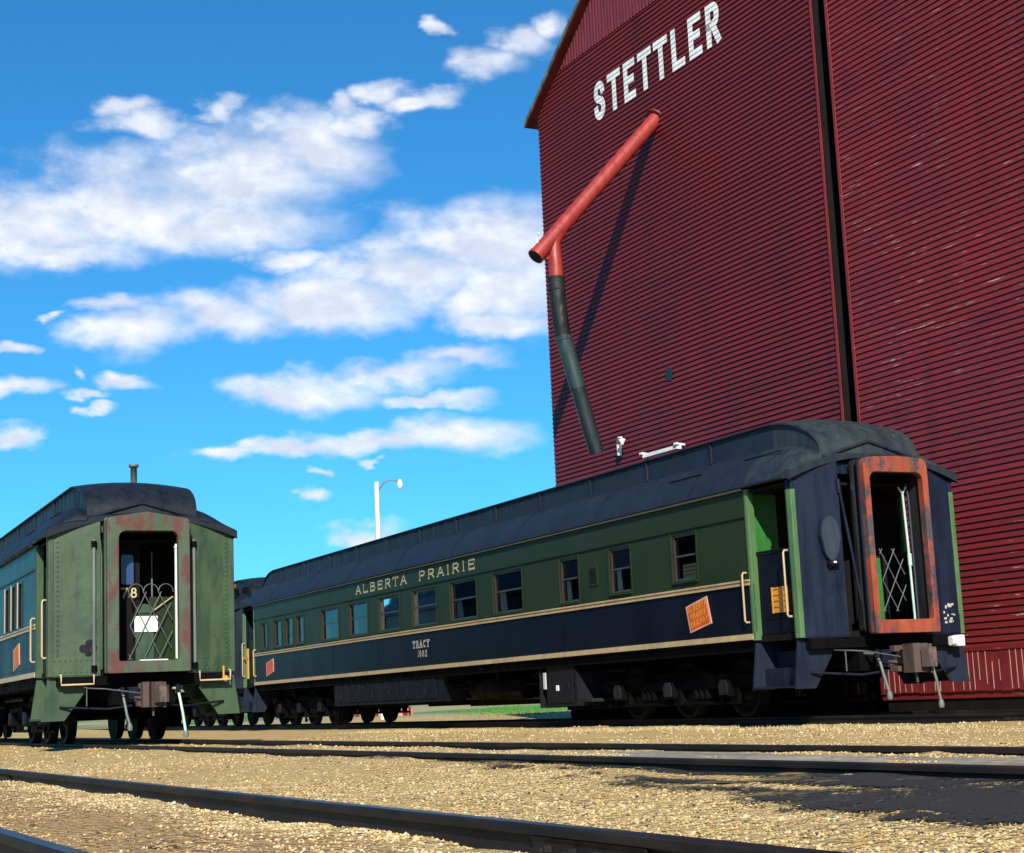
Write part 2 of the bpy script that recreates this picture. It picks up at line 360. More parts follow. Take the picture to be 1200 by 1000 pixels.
def rrect(y0, y1, z0, z1, r, k=5, peak=0., rb=None):
    rb = r if rb is None else rb; pts = []
    for (cy, cz, a0, rr) in ((y0+rb, z0+rb, PI, rb), (y1-rb, z0+rb, 1.5*PI, rb), (y1-r, z1-r, 0, r)):
        for i in range(k+1): a = a0+PI/2*i/k; pts.append((cy+rr*math.cos(a), cz+rr*math.sin(a)))
    for t in (.25, .5, .75):
        pts.append((y1-r+(y0+r-y1+r)*t, z1+peak*(1-abs(2*t-1))))
    for i in range(k+1): a = PI/2+PI/2*i/k; pts.append((y0+r+r*math.cos(a), z1-r+r*math.sin(a)))
    return pts

# ---------------------------------------------------- lettering from strokes
def arc(cx, cy, rx, ry, a0, a1, n=8): return [(cx+rx*math.cos(R(a0+(a1-a0)*i/n)), cy+ry*math.sin(R(a0+(a1-a0)*i/n))) for i in range(n+1)]
def glyph(ch):
    """strokes in a box of width 0..1, height 0..1"""
    g = {'A': [[(.04, 0), (.5, 1), (.96, 0)], [(.2, .32), (.8, .32)]],
     'B': [[(.12, 0), (.12, 1)], [(.12, 1), (.55, 1)]+arc(.55, .765, .3, .235, 90, -90)+[(.12, .53)], [(.12, .53), (.6, .53)]+arc(.6, .265, .32, .265, 90, -90)+[(.12, 0)]],
     'C': [arc(.52, .5, .42, .5, 50, 310, 14)], 'E': [[(.92, 1), (.12, 1), (.12, 0), (.92, 0)], [(.12, .52), (.78, .52)]],
     'I': [[(.5, 0), (.5, 1)]], 'L': [[(.12, 1), (.12, 0), (.94, 0)]],
     'P': [[(.12, 0), (.12, 1), (.6, 1)]+arc(.6, .74, .32, .26, 90, -90)+[(.12, .48)]],
     'R': [[(.12, 0), (.12, 1), (.58, 1)]+arc(.58, .74, .32, .26, 90, -90)+[(.12, .48)], [(.5, .48), (.94, 0)]],
     'S': [[(.86, .80)]+arc(.5, .77, .37, .23, 25, 180, 7)+arc(.5, .74, .37, .2, 180, 250, 3)+arc(.5, .26, .39, .24, 70, 0, 4)+arc(.5, .24, .39, .24, -10, -180, 8)],
     'T': [[(0, 1), (1, 1)], [(.5, 1), (.5, 0)]], 'W': [[(0, 1), (.25, 0), (.5, .8), (.75, 0), (1, 1)]], 'Y': [[(.04, 1), (.5, .5), (.96, 1)], [(.5, .5), (.5, 0)]],
     '0': [arc(.5, .5, .36, .5, 90, 450, 18)], '1': [[(.25, .82), (.52, 1), (.52, 0)]], '2': [arc(.48, .74, .36, .26, 160, -35, 9)+[(.1, 0), (.9, 0)]],
     '7': [[(.08, 1), (.92, 1), (.38, 0)]], '8': [arc(.5, .76, .32, .24, 90, 450, 14), arc(.5, .27, .39, .27, 90, 450, 14)]}
    return g[ch]
def strokes(text, H, wr, th, gap, serif=False):
    """list of convex quads [(x,z)*4] with an order number; text starts at x=0"""
    out = []; x = 0
    for ch in text:
        if ch == ' ': x += H*wr*.95; continue
        w = H*wr*(.42 if ch in 'I1' else 1.)
        for si, pl in enumerate(glyph(ch)):
            p = [(x+th/2+a*(w-th), th/2+b*(H-th)) for a, b in pl]; p = [q for i, q in enumerate(p) if i == 0 or abs(q[0]-p[i-1][0])+abs(q[1]-p[i-1][1]) > 1e-6]; n = len(p)
            closed = (abs(p[0][0]-p[-1][0])+abs(p[0][1]-p[-1][1])) < 1e-6
            L = []; Rr = []
            for i in range(n):
                a = p[i-1] if i else (p[-2] if closed else None); b = p[i+1] if i < n-1 else (p[1] if closed else None)
                d1 = Vector((p[i][0]-a[0], p[i][1]-a[1])).normalized() if a else None
                d2 = Vector((b[0]-p[i][0], b[1]-p[i][1])).normalized() if b else None
                d1 = d1 or d2; d2 = d2 or d1
                n1 = Vector((-d1.y, d1.x)); n2 = Vector((-d2.y, d2.x)); m = (n1+n2)
                m = m.normalized() if m.length > 1e-4 else n1
                k = th/2/max(.35, m.dot(n1)); q = Vector(p[i])
                if i == 0 and not closed: q = q-d2*th/2*.98
                if i == n-1 and not closed: q = q+d1*th/2*.98
                L.append(q+m*k); Rr.append(q-m*k)
            for i in range(n-1): out.append(([tuple(L[i]), tuple(L[i+1]), tuple(Rr[i+1]), tuple(Rr[i])], si))
            if serif and not closed:
                for (e, o) in ((p[0], p[1]), (p[-1], p[-2])):
                    ez = (e[1]-th/2)/(H-th); dx, dz = abs(e[0]-o[0]), abs(e[1]-o[1])
                    if dz > dx and (ez < .02 or ez > .98):
                        zc = e[1]+(-th*.22 if ez < .5 else th*.22); s2 = th*1.35
                        out.append(([(e[0]-s2, zc-th*.28), (e[0]+s2, zc-th*.28), (e[0]+s2, zc+th*.28), (e[0]-s2, zc+th*.28)], si+3))
                    elif dx > dz and ch in 'ETLZ' and (ez < .02 or ez > .98):
                        z0, z1 = (e[1]-th*.5, e[1]+th*1.3) if ez < .5 else (e[1]-th*1.3, e[1]+th*.5)
                        out.append(([(e[0]-th*.3, z0), (e[0]+th*.3, z0), (e[0]+th*.3, z1), (e[0]-th*.3, z1)], si+3))
        x += w+gap
    return out, x-gap
def flat_text(mb, text, org, ux, uz, nrm, H, wr, th, gap, mat, serif=False, center=False, sheary=0.):
    qs, Wd = strokes(text, H, wr, th, gap, serif); org, ux, uz, nrm = map(Vector, (org, ux, uz, nrm))
    off = -Wd/2 if center else 0
    for q, si in qs:
        mb.add([org+ux*(a+off)+uz*(b+sheary*(a+off))+nrm*(.003+.0007*si) for a, b in q], [(0, 1, 2, 3)], mat)
    return Wd

# ------------------------------------------------------------------ ground
def gz(x, y):
    y = np.asarray(y, float); x = np.asarray(x, float)
    yb = y-(x+25.9)*-.0125*1.0
    z = np.interp(y, [-60, -3, .5, 1.1, 1.8, 2.5, 3.1, 4.2, 5.0, 5.6, 6.3, 7.0, 7.7, 9, 12.5, 14.2, 15.4, 16.6, 18, 22, 40, 90, 200, 900],
                  [.02, .03, .085, .10, .105, .105, .078, .062, .11, .138, .148, .142, .095, .045, .045, .05, .055, .05, .03, .02, .1, .8, 1.6, 5])
    n = 1.6*(np.sin(x*1.7+y*2.3)+np.sin(x*.63-y*1.9+1.3)+np.sin(x*3.1+y*.8+.5)*.6+np.sin(x*5.3-y*4.7)*.45+np.sin(x*9.1+y*7.7+2)*.3)*.006
    z = z+np.clip(-x-62, 0, 400)*.010*(y > -40)
    return z+n*np.exp(-np.hypot(x, y)/60)
xs = np.concatenate([-np.geomspace(900, 34, 22)[:-1], np.arange(-34, -12, .22), np.arange(-12, 1.0, .085), np.geomspace(1, 200, 16)])
ys = np.concatenate([-np.geomspace(200, 1.2, 14)[:-1], np.arange(-1.2, 9, .075), np.arange(9, 20, .2), np.geomspace(20, 900, 24)])
X, Y = np.meshgrid(xs, ys, indexing='ij'); Z = gz(X, Y)
near = np.hypot(X, Y) < 16
Z = Z+np.where(near, rng.normal(0, .0045, Z.shape), 0)
nx, ny = X.shape
vv = np.stack([X, Y, Z], -1).reshape(-1, 3)
I = np.arange(nx*ny).reshape(nx, ny)
ff = np.stack([I[:-1, :-1], I[1:, :-1], I[1:, 1:], I[:-1, 1:]], -1).reshape(-1, 4)
def np_mesh(name, v, f, mat, smooth=False):
    me = bpy.data.meshes.new(name); k = f.shape[1]
    me.vertices.add(len(v)); me.vertices.foreach_set('co', v.astype(np.float32).ravel())
    me.loops.add(f.size); me.loops.foreach_set('vertex_index', f.astype(np.int32).ravel())
    me.polygons.add(len(f)); me.polygons.foreach_set('loop_start', np.arange(0, f.size, k, dtype=np.int32))
    me.update(calc_edges=True); me.validate()
    me.polygons.foreach_set('use_smooth', np.full(len(f), smooth))
    for m in (mat if isinstance(mat, list) else [mat]): me.materials.append(MATS[m])
    o = bpy.data.objects.new(name, me); COL.objects.link(o); return o
g = np_mesh('ground', vv, ff, ['gravel', 'far_field'], True); g['kind'] = 'structure'
cxf = vv[ff].mean(1); g.data.polygons.foreach_set('material_index', ((np.hypot(cxf[:, 0], cxf[:, 1]) > 72)).astype(np.int32))

# asphalt of the crossing: a ragged sheet lying just above the gravel
def noise2(x, y, s=0):
    t = 0
    for k, (fx, fy, a) in enumerate(((1.3, .9, 1.), (2.7, -2.1, .7), (4.9, 3.7, .5), (8.3, -7.1, .42), (15.1, 13.3, .36), (27, -23, .3))):
        t = t+a*np.sin(x*fx+y*fy+1.7*k+s)*np.cos(y*fx*.8-x*fy*.6+2.1*k)
    return t
axs = np.arange(-14.5, 4, .045); ays = np.arange(3.3, 6.0, .045)
AX, AY = np.meshgrid(axs, ays, indexing='ij'); AZ = gz(AX, AY)+.009
lo = np.interp(AX, [-13.6, -10.5, -9.2, -7.9, -6.4, -5.4, -4.4, -2, 4], [5.55, 5.35, 5.1, 4.85, 4.45, 4.36, 4.25, 4.1, 3.9])
cov = np.minimum(np.minimum((AY-lo)/.30, (AX+13.2)/1.2), .75)+.55*noise2(AX*1.1, AY*1.4)+.3*noise2(AX*4, AY*5, 2)
for (hx, hy, ra, rb) in ((-8.6, 5.30, 1.0, .11), (-7.1, 4.95, .9, .08), (-10.4, 5.45, .6, .08)):
    hd = np.sqrt(((AX-hx)/ra)**2+((AY-hy)/rb)**2); cov = np.minimum(cov, (hd-1)*1.6+.4*noise2(AX*2, AY*2, 3))
ok = (cov > -.8) & (AY < 5.62)
I = np.arange(AX.size).reshape(AX.shape)
af = np.stack([I[:-1, :-1], I[1:, :-1], I[1:, 1:], I[:-1, 1:]], -1)[ok[:-1, :-1]]
rd = np_mesh('road', np.stack([AX, AY, AZ], -1).reshape(-1, 3), af.reshape(-1, 4), 'asphalt', True); rd['kind'] = 'structure'
ca = rd.data.attributes.new('cover', 'FLOAT', 'POINT'); ca.data.foreach_set('value', cov.astype(np.float32).ravel())
def on_asphalt(x, y):
    lo = np.interp(x, [-13.6, -10.5, -9.2, -7.9, -6.4, -5.4, -4.4, -2, 4], [5.55, 5.35, 5.05, 4.75, 4.35, 4.25, 4.1, 3.9, 3.7])
    return (y > lo+.08) & (y < 5.7) & (x > -13.2)

# loose ballast stones, thinning with distance
def scatter(n, r0, r1, s0, s1):
    r = np.sqrt(rng.uniform(r0*r0, r1*r1, n)); a = R(27)+rng.uniform(-R(23), R(23), n)
    return -r*np.cos(a), r*np.sin(a), rng.uniform(s0, s1, n)**1.0
parts = [scatter(34000, 4.2, 8, .004, .0115), scatter(42000, 8, 13, .005, .012), scatter(18000, 13, 20, .008, .016), scatter(6000, 20, 32, .015, .028), scatter(420, 5, 12, .014, .024)]
px = np.concatenate([p[0] for p in parts]); py = np.concatenate([p[1] for p in parts]); ps = np.concatenate([p[2] for p in parts])
clump = noise2(px*.5, py*.6, 5); pale = np.exp(-((py-2.35)/.35)**2)
keep = (py < 18) & (~on_asphalt(px, py) | (rng.random(len(px)) < .12+.6*np.exp(-np.abs(py-np.interp(px, [-13.6, -10.5, -9.2, -7.9, -6.4, -5.4, -4.4, -2, 4], [5.55, 5.35, 5.1, 4.85, 4.45, 4.36, 4.25, 4.1, 3.9]))/.12))) & (rng.random(len(px)) < .55+.25*clump+.5*pale-.35*np.exp(-((py-1.75)/.5)**4))
px, py, ps, pale = px[keep], py[keep], ps[keep], pale[keep]
base = np.array([(1, 0, 0), (-1, 0, 0), (0, 1, 0), (0, -1, 0), (0, 0, 1), (0, 0, -1), (.62, .62, .35), (-.62, -.62, .35), (.62, -.62, -.2), (-.62, .62, -.2)], float)
base = base[:6]; tri = np.array([(0, 2, 4), (2, 1, 4), (1, 3, 4), (3, 0, 4), (2, 0, 5), (1, 2, 5), (3, 1, 5), (0, 3, 5)])
n = len(px); vv = base[None]*rng.uniform(.55, 1.25, (n, 6, 3)); vv[:, :, 2] *= .7
th = rng.uniform(0, 2*PI, n); ti = rng.uniform(-.5, .5, n)
c, s_ = np.cos(th)[:, None], np.sin(th)[:, None]; ct, st = np.cos(ti)[:, None], np.sin(ti)[:, None]
x1 = vv[..., 0]*ct-vv[..., 2]*st; z1 = vv[..., 0]*st+vv[..., 2]*ct; y1 = vv[..., 1]
vv = np.stack([x1*c-y1*s_, x1*s_+y1*c, z1], -1)*ps[:, None, None]
vv += np.stack([px, py, gz(px, py)+ps*.0], -1)[:, None, :]
f = (tri[None]+6*np.arange(n)[:, None, None]).reshape(-1, 3)
gs = np_mesh('gravel_stones', vv.reshape(-1, 3), f, 'stone'); gs['kind'] = 'stuff'; tag(gs, 'loose tan and grey ballast stones strewn between the rails', 'gravel')
tan = np.array([.56, .405, .19]); grey = np.array([.42, .35, .24]); wht = np.array([.64, .53, .34]); dk = np.array([.09, .06, .04]); org = np.array([.44, .25, .09])
pick = rng.random(n)-.25*pale; tint = np.where((pick < .10)[:, None], wht, np.where((pick < .18)[:, None], grey, np.where((pick < .78)[:, None], tan, np.where((pick < .88)[:, None], org, dk))))
tint = tint*rng.uniform(.7, 1.2, (n, 1))
ca = gs.data.color_attributes.new('tint', 'FLOAT_COLOR', 'POINT'); ca.data.foreach_set('color', np.repeat(np.c_[tint, np.ones(n)], 6, 0).astype(np.float32).ravel())

def grass(name, label, x, y, h, col, lean=.5, wd=.12):
    n = len(x); a = rng.uniform(0, 2*PI, n); b = rng.uniform(0, 2*PI, n); z = gz(x, y)-.01
    w = h*wd; v = np.zeros((n, 3, 3))
    v[:, 0] = np.stack([x-w*np.cos(a), y-w*np.sin(a), z], -1); v[:, 1] = np.stack([x+w*np.cos(a), y+w*np.sin(a), z], -1)
    l = rng.uniform(0, lean, n)*h
    v[:, 2] = np.stack([x+l*np.cos(b), y+l*np.sin(b), z+h], -1)
    o = np_mesh(name, v.reshape(-1, 3), np.arange(n*3).reshape(-1, 3), 'blades'); o['kind'] = 'stuff'; tag(o, label, 'grass')
    ca = o.data.color_attributes.new('tint', 'FLOAT_COLOR', 'POINT')
    ca.data.foreach_set('color', np.repeat(np.c_[col, np.ones(n)], 3, 0).astype(np.float32).ravel())
n = 15000; gx = rng.uniform(-34, -6, n); gy = np.where(rng.random(n) < .6, 13.75-np.abs(rng.normal(0, .5, n))-.1, rng.uniform(17.4, 18.6, n)); gx = np.where(gy > 15, rng.uniform(-26, -8, n), gx)
k = noise2(gx*.6, gy*.3, 2) > -.6; gx, gy = gx[k], gy[k]; n = len(gx)
grass('dry_grass', 'short dry straw coloured grass edging the far rails and the elevator base', gx, gy, rng.uniform(.02, .065, n), np.array([.50, .40, .20])*rng.uniform(.6, 1.15, (n, 1)), .8, .16)

# ------------------------------------------------------------------ railway tracks
RAILP = [(-.07, 0), (.07, 0), (.07, .012), (.012, .035), (.010, .11), (.034, .122), (.035, .148), (.028, .155), (-.028, .155), (-.035, .148), (-.034, .122), (-.010, .11), (-.012, .035), (-.07, .012)]
def rail_mb(x0, x1, y, top, seg=1):
    mb = MB(); z0 = top-.155
    pts = [(y+a, z0+b) for a, b in RAILP]
    mb.prism(pts[:8]+pts[8:], 'x', x0, x1, 'rail_steel')
    mb.add([(x0, y-.0275, top+.0005), (x1, y-.0275, top+.0005), (x1, y+.0275, top+.0005), (x0, y+.0275, top+.0005)], [(0, 1, 2, 3)], 'rail_top')
    return mb
def joint_mb(x, y, top, L=.62, side=-1, mat='rail_steel'):
    mb = MB(); z0 = top-.155; s = side
    mb.prism([(y+s*.012, z0+.03), (y+s*.055, z0+.018), (y+s*.06, z0+.03), (y+s*.028, z0+.05), (y+s*.026, z0+.10), (y+s*.036, z0+.118), (y+s*.011, z0+.118)], 'x', x-L/2, x+L/2, mat)
    for k in (-1.5, -.5, .5, 1.5): mb.lathe([(0, .022), (s*.028, .022), (s*.03, .014), (s*.045, .013)], (x+k*L/4.4, y+s*.026, z0+.075), 'y', mat, 6, False)
    return mb
def track(label, loc, rz, gauge, x0, x1, top, joints, plates=()):
    t = thing('railway_track', label, 'railway track', loc, rz, 'parallel railway tracks')
    for s in (-1, 1): rail_mb(x0, x1, s*gauge/2, top).build('rail', t)
    for (x, s, L) in joints: joint_mb(x, s*gauge/2, top, L).build('joint_bar', t)
    for (xa, xb) in plates:
        for x in np.arange(xa, xb, .56):
            for s in (-1, 1):
                mb = MB(); y = s*gauge/2; z0 = top-.157; mb.box(x-.09, x+.09, y-.17, y+.17, z0-.03, z0+.004, 'rail_steel')
                for sd in (-1, 1): mb.box(x-.05*sd-.012, x-.05*sd+.012, y+sd*.072, y+sd*.098, z0, z0+.035, 'rail_steel'); mb.box(x-.05*sd-.016, x-.05*sd+.016, y+sd*.045, y+sd*.10, z0+.032, z0+.048, 'rail_steel')
                mb.build('tie_plate', t)
    return t
trk = 'parallel railway tracks'
tC = track('nearest railway track, its two rails running diagonally across the foreground gravel', (0, 1.815, 0), 0, 1.428, -140, 8, .198, [(-4.5, 1, .72), (-14.85, 1, .6)], [(-16, -2.5)])
tB = track('middle railway track with timber crossing planks, carrying the weathered green coach', (-25.9, 6.50, 0), R(-.75), 1.47, -110, 34, .198, [(14.9, -1, .62), (3.0, 1, .62)])
tA = track('farthest railway track, under the long green and navy coach by the elevator', (-18.655, 15.478, 0), R(-.85), 1.435, -120, 34, .171, [(3.4, -1, .62)])
for t, gy_, top in ((tC, 1.815, 0), ):
    pass

# timber crossing between the rails of the middle track
t = thing('crossing_deck', 'weathered timber plank crossing laid between the rails of the middle track', 'crossing', (-25.9, 6.50, 0), R(-.75))
for k in range(4):
    y0 = -.60+k*.305; mb = MB(); x0 = 13.6+[.5, 0, .25, .7][k]
    mb.box(x0, 34, y0, y0+.285, .06, .152+.006*((k*7) % 3), 'plank'); mb.build('plank', t, .012)

# ------------------------------------------------------------------ grain elevators
WY, WYR = 18.62, R(.678)
def wall_clip_boards(mb, x0f, x1f, z0, z1, mat, y=0., lip=.029):
    k0 = int(math.floor(z0/E_BOARD)); k1 = int(math.ceil(z1/E_BOARD))
    for k in range(k0, k1):
        a, b = max(z0, k*E_BOARD), min(z1, (k+1)*E_BOARD)
        if b-a < .005: continue
        ya, yb = y-lip, y-.004
        v = [(x0f(a), ya, a), (x1f(a), ya, a), (x1f(b), yb, b), (x0f(b), yb, b), (x0f(a), yb, a), (x1f(a), yb, a)]
        mb.add(v, [(0, 1, 2, 3), (4, 5, 1, 0), (0, 3, 4), (1, 5, 2)], mat)
def clip(poly, z, keep_above):
    out = []
    for i, p in enumerate(poly):
        q = poly[(i+1) % len(poly)]; ip = (p[1] >= z) == keep_above; iq = (q[1] >= z) == keep_above
        if ip: out.append(p)
        if ip != iq: t = (z-p[1])/(q[1]-p[1]); out.append((p[0]+t*(q[0]-p[0]), z))
    return out
# first elevator: origin on its left front corner
EX0 = -34.05; EW = 10.87; EEV = 14.95; EB = 15.72; SLOPE = .70; DEP = 13
e1 = thing('grain_elevator', 'tall dark red grain elevator with white STETTLER lettering and a loading spout', 'grain elevator', (EX0, WY, 0), WYR)
pk = EEV+SLOPE*EW/2
def gx0(z): return max(0, (z-EEV)/SLOPE)
def gx1(z): return EW-max(0, (z-EEV)/SLOPE)
mb = MB(); mb.prism([(0, .3), (EW, .3), (EW, EEV), (EW/2, pk), (0, EEV)], 'y', .0, DEP, 'siding_clean')
mb.build('wall', e1)
mb = MB(); wall_clip_boards(mb, gx0, gx1, 1.06, EB, 'siding_clean', 0., .035); mb.build('lap_siding', e1)
mb = MB(); nrib = int(EW/.135)
for k in range(nrib):
    xa = k*.135; xm = xa+.0675
    def topz(x): return min(pk, EEV+SLOPE*min(x, EW-x))-.05
    for (a, b, c_, d) in ((xa, xa+.045, -.012, -.036), (xa+.045, xa+.09, -.036, -.036), (xa+.09, xa+.135, -.036, -.012)):
        za, zb = topz(a), topz(b)
        if max(za, zb) < EB+.02: continue
        za, zb = max(za, EB), max(zb, EB)
        mb.add([(a, c_, EB), (b, d, EB), (b, d, zb), (a, c_, za)], [(0, 1, 2, 3)], 'tin_red')
mb.build('gable_cladding', e1)
mb = MB(); ov = .34; th = .16
for s in (0, 1):
    fx = (lambda x: x) if s == 0 else (lambda x: EW-x)
    xa, xb = -ov, EW/2
    za = EEV-SLOPE*ov+.05; zb = pk+.05; th = .11
    mb.prism([(fx(xa), za), (fx(xb), zb), (fx(xb), zb+th*1.2), (fx(xa), za+th*1.2)], 'y', -.24, DEP+.3, 'fascia_wood')
mb.build('roof', e1)
mb = MB()
for s in (0, 1):
    fx = (lambda x: x) if s == 0 else (lambda x: EW-x)
    mb.prism([(fx(-ov+.03), EEV-SLOPE*ov+.04), (fx(EW/2), pk+.01), (fx(EW/2), pk+.045), (fx(-ov+.03), EEV-SLOPE*ov+.047)], 'y', -.21, -.036, 'siding_clean')
mb.build('soffit', e1)
mb = MB(); mb.box(EW-.06, EW+.004, -.049, -.0355, .3, EEV, 'corner_red'); mb.build('corner_board', e1)
mb = MB(); mb.box(EW+.005, EW+.02, -.030, 3.0, .3, EEV, 'interior_dark'); mb.build('gap_shade_board', e1)  # dark board added in the gap, its colour stands for shade
def skirt(mb, x0, x1, z0, z1):
    x = x0
    while x < x1:
        w = .135+rng.uniform(-.02, .03); xe = min(x1, x+w-.012); mb.box(x, xe, -.03-rng.uniform(0, .006), -.001, z0+rng.uniform(0, .02), z1, 'skirt_red')
        if rng.random() < .85: za = z0+.03+(rng.random() < .3)*rng.uniform(0, .2); mb.box(xe-.012, xe+.004, -.041, -.037, za, z1-(rng.random() < .3)*rng.uniform(0, .25)-.005, 'skirt_edge')
        x += w
mb = MB(); skirt(mb, 0, EW, .40, 1.05); mb.box(0, EW, -.05, -.035, 1.05, 1.13, 'siding_clean'); mb.build('base_skirt', e1)
mb = MB(); mb.box(.1, EW-.1, .03, DEP-.1, -.2, .31, 'interior_dark'); mb.build('foundation', e1)  # concrete base coloured near black to paint in the shade below the skirt
mb = MB(); qs, Wd = strokes('STETTLER', .94, .64, .185, .095)
k_ = 5.22/Wd
for qd, si in qs:
    poly = [(2.72+a*k_, 13.84+b) for a, b in qd]
    zs = [p[1] for p in poly]
    for k in range(int(min(zs)/E_BOARD), int(max(zs)/E_BOARD)+1):
        c_ = clip(clip(poly, k*E_BOARD, True), (k+1)*E_BOARD, False) if True else poly
        if len(c_) < 3: continue
        mb.add([(p[0], -.037+.010*(p[1]-k*E_BOARD)/E_BOARD-.0035-.0006*si, p[1]) for p in c_], [tuple(range(len(c_)))], 'white_paint')
mb.build('town_name_lettering', e1)
mb = MB(); mb.prism([(5.12, 7.22), (5.30, 7.18), (5.36, 7.42), (5.2, 7.5), (5.1, 7.4)], 'y', -.045, -.034, 'hose_dark')
mb.build('patched_hole', e1)
# second elevator
e2 = thing('grain_elevator', 'weathered red grain elevator with flaking boards right of the dark gap', 'grain elevator', (EX0+EW+.40, WY+.13, 0), WYR)
E2W = 15
mb = MB(); mb.prism([(0, .3), (E2W, .3), (E2W, 17), (E2W/2, 22), (0, 17)], 'y', 0, 14, 'siding_worn'); mb.build('wall', e2)
mb = MB(); wall_clip_boards(mb, lambda z: 0, lambda z: E2W, 1.06, 17, 'siding_worn'); mb.build('lap_siding', e2)
mb = MB(); skirt(mb, 0, E2W, .40, 1.05); mb.box(0, E2W, -.05, -.035, 1.05, 1.12, 'siding_worn'); mb.build('base_skirt', e2)
mb = MB(); mb.box(.1, E2W-.1, .03, 13.8, -.2, .31, 'interior_dark'); mb.build('foundation', e2)  # near-black colour stands for shade on this base as well
mb = MB(); mb.box(-.018, .05, -.05, -.029, 1.1, 17, 'siding_worn'); mb.build('corner_board', e2)
mb = MB()
for s in (0, 1):
    fx = (lambda x: x) if s == 0 else (lambda x: E2W-x)
    mb.prism([(fx(-.3), 16.85), (fx(E2W/2), 22.1), (fx(E2W/2), 22.3), (fx(-.3), 17.05)], 'y', -.3, 14.3, 'fascia_wood')
mb.build('roof', e2)

# loading spout hung from the first elevator
sp_ = thing('grain_spout', 'red tube spout sloping down from the elevator wall to a dark hanging hose', 'grain spout', (-28.78, 18.64, 13.06))
o_ = Vector((-28.78, 18.64, 13.06))
def L_(*p): return Vector(p)-o_
a = L_(-28.796, 18.72, 13.11); b = L_(-28.76, 15.50, 9.66); dr = (b-a).normalized()
mb = MB(); mb.tube([a-dr*.1, b], .165, 'spout_red', 20)
mb.tube([b-dr*.06, b+dr*.012], .180, 'spout_red', 20); mb.tube([b+dr*.001, b+dr*.014], .15, 'rubber', 20)  # dark end disc paints in the shade of the open mouth
for t in (.8, 1.75, 2.9, 3.9): mb.tube([a+dr*t, a+dr*(t+.03)], .172, 'spout_red', 20)
mb.tube([a+dr*.0, a+dr*.05], .25, 'siding_clean', 16); mb.build('main_tube', sp_)
mb = MB(); c0 = L_(-28.764, 15.95, 10.02); mb.tube([c0+Vector((0, .16, .25)), c0, L_(-28.764, 15.965, 9.5), L_(-28.764, 15.966, 9.22)], .15, 'spout_red', 18)
mb.prism([(15.55-o_.y, 9.62-o_.z), (16.1-o_.y, 9.62-o_.z), (16.1-o_.y, 10.28-o_.z)], 'x', -.02+o_.x*0-.02+.016, .02+.016, 'spout_red')
mb.build('branch_pipe', sp_)
mb = MB(); pth = [L_(-28.764, 15.966, 9.26), L_(-28.764, 15.975, 8.9), L_(-28.764, 16.00, 8.5), L_(-28.765, 16.035, 8.15), L_(-28.765, 16.07, 7.95)]
mb.tube(pth, .168, 'sleeve_black', 20); mb.tube([pth[-1]+Vector((0, -.01, .04)), pth[-1]+Vector((0, .008, -.03))], .182, 'hose_teal', 18)
for z in (9.24, 9.0): mb.tube([L_(-28.764, 15.966, z), L_(-28.764, 15.966, z-.035)], .178, 'rubber', 18)
mb.build('flexible_sleeve', sp_)
p0, p1 = L_(-28.765, 16.05, 8.02), L_(-28.773, 16.72, 5.56)
mb = MB(); dd = (p1-p0); mb.tube([p0, p0+dd*.45], .168, 'hose_teal', 20); mb.tube([p0+dd*.44, p1], .157, 'hose_dark', 20)
mb.tube([p1-dd*.012, p1+dd*.002], .168, 'hose_dark', 20); mb.tube([p1+dd*.001, p1+dd*.004], .13, 'rubber', 18)
mb.build('hanging_hose', sp_)
mb = MB(); e_ = L_(-28.76, 15.56, 9.95); mb.tube([e_+Vector((0, 0, -.1)), e_+Vector((0, 0, .16)), e_+Vector((.06, 0, .2))], .02, 'white_paint', 6); mb.build('lifting_eye', sp_)

# small fixtures on the wall
wl = thing('wall_lamp', 'small white wall lamp on the red siding above the coach roof', 'lamp', (-30.90, 18.58, 6.0), WYR)
mb = MB(); mb.box(-.04, .04, -.08, 0, -.12, .14, 'white_paint'); mb.tube([(0, -.06, .2), (.10, -.10, .27), (.28, -.14, .24)], .030, 'white_paint', 8); mb.build('bracket', wl, .01)
mb = MB(); mb.lathe([(0, .03), (.05, .05), (.11, .08), (.12, .075)], (.32, -.15, .08), 'z', 'white_paint', 14); mb.build('lamp_shade', wl)
tray = MB(); tray.box(0, 1.36, -.26, -.14, -.04, .04, 'white_paint')
for s in (0, 1.36): tray.prism([(s-.06, -.30), (s+.06, -.30), (s-.06, 0), (s-.26, 0)], 'z', .0415, .085, 'white_paint')
tr_ = tray.build('wall_bracket', None, .006); tr_.location = (-29.62, 18.60, 5.66); tr_.rotation_euler = (0, 0, WYR)
tag(tr_, 'white flat bracket jutting from the red wall just above the coach roof', 'bracket')

# ------------------------------------------------------------------ passenger cars
HW = 1.475
def ell(x, a=1.3): t = min(1, max(0, (x+a)/a)); return math.sqrt(max(0, 1-t*t))
def roof_profile(e):
    """half profile, y>=0 from eave to crown; e = 1 along the car, 0 at the end"""
    zb = 3.67+.33*e; zt = zb+.06+.32*e; ze = 3.40+.115*(1-e)
    pts = [(1.53, 3.375)]
    for t in (0, .12, .3, .5, .7, .85, 1):
        y = 1.53-(1.53-.90)*t; pts.append((y, ze+(zb-ze)*math.sin(t*PI/2)**.9))
    pts += [(.895, zb+.02), (.885, zt-.03), (.93*e+.88*(1-e), zt-.02), (.93*e+.88*(1-e), zt+.005)]
    for t in (.2, .45, .7, 1): y = .93*(1-t); pts.append((y, zt+.005+.085*(1-(1-t)**2)*(.55+.45*e)))
    return pts
def roof_z(x, y):
    p = roof_profile(ell(x)); ys_ = [a for a, b in p][::-1]; zs_ = [b for a, b in p][::-1]
    return float(np.interp(abs(y), ys_, zs_))
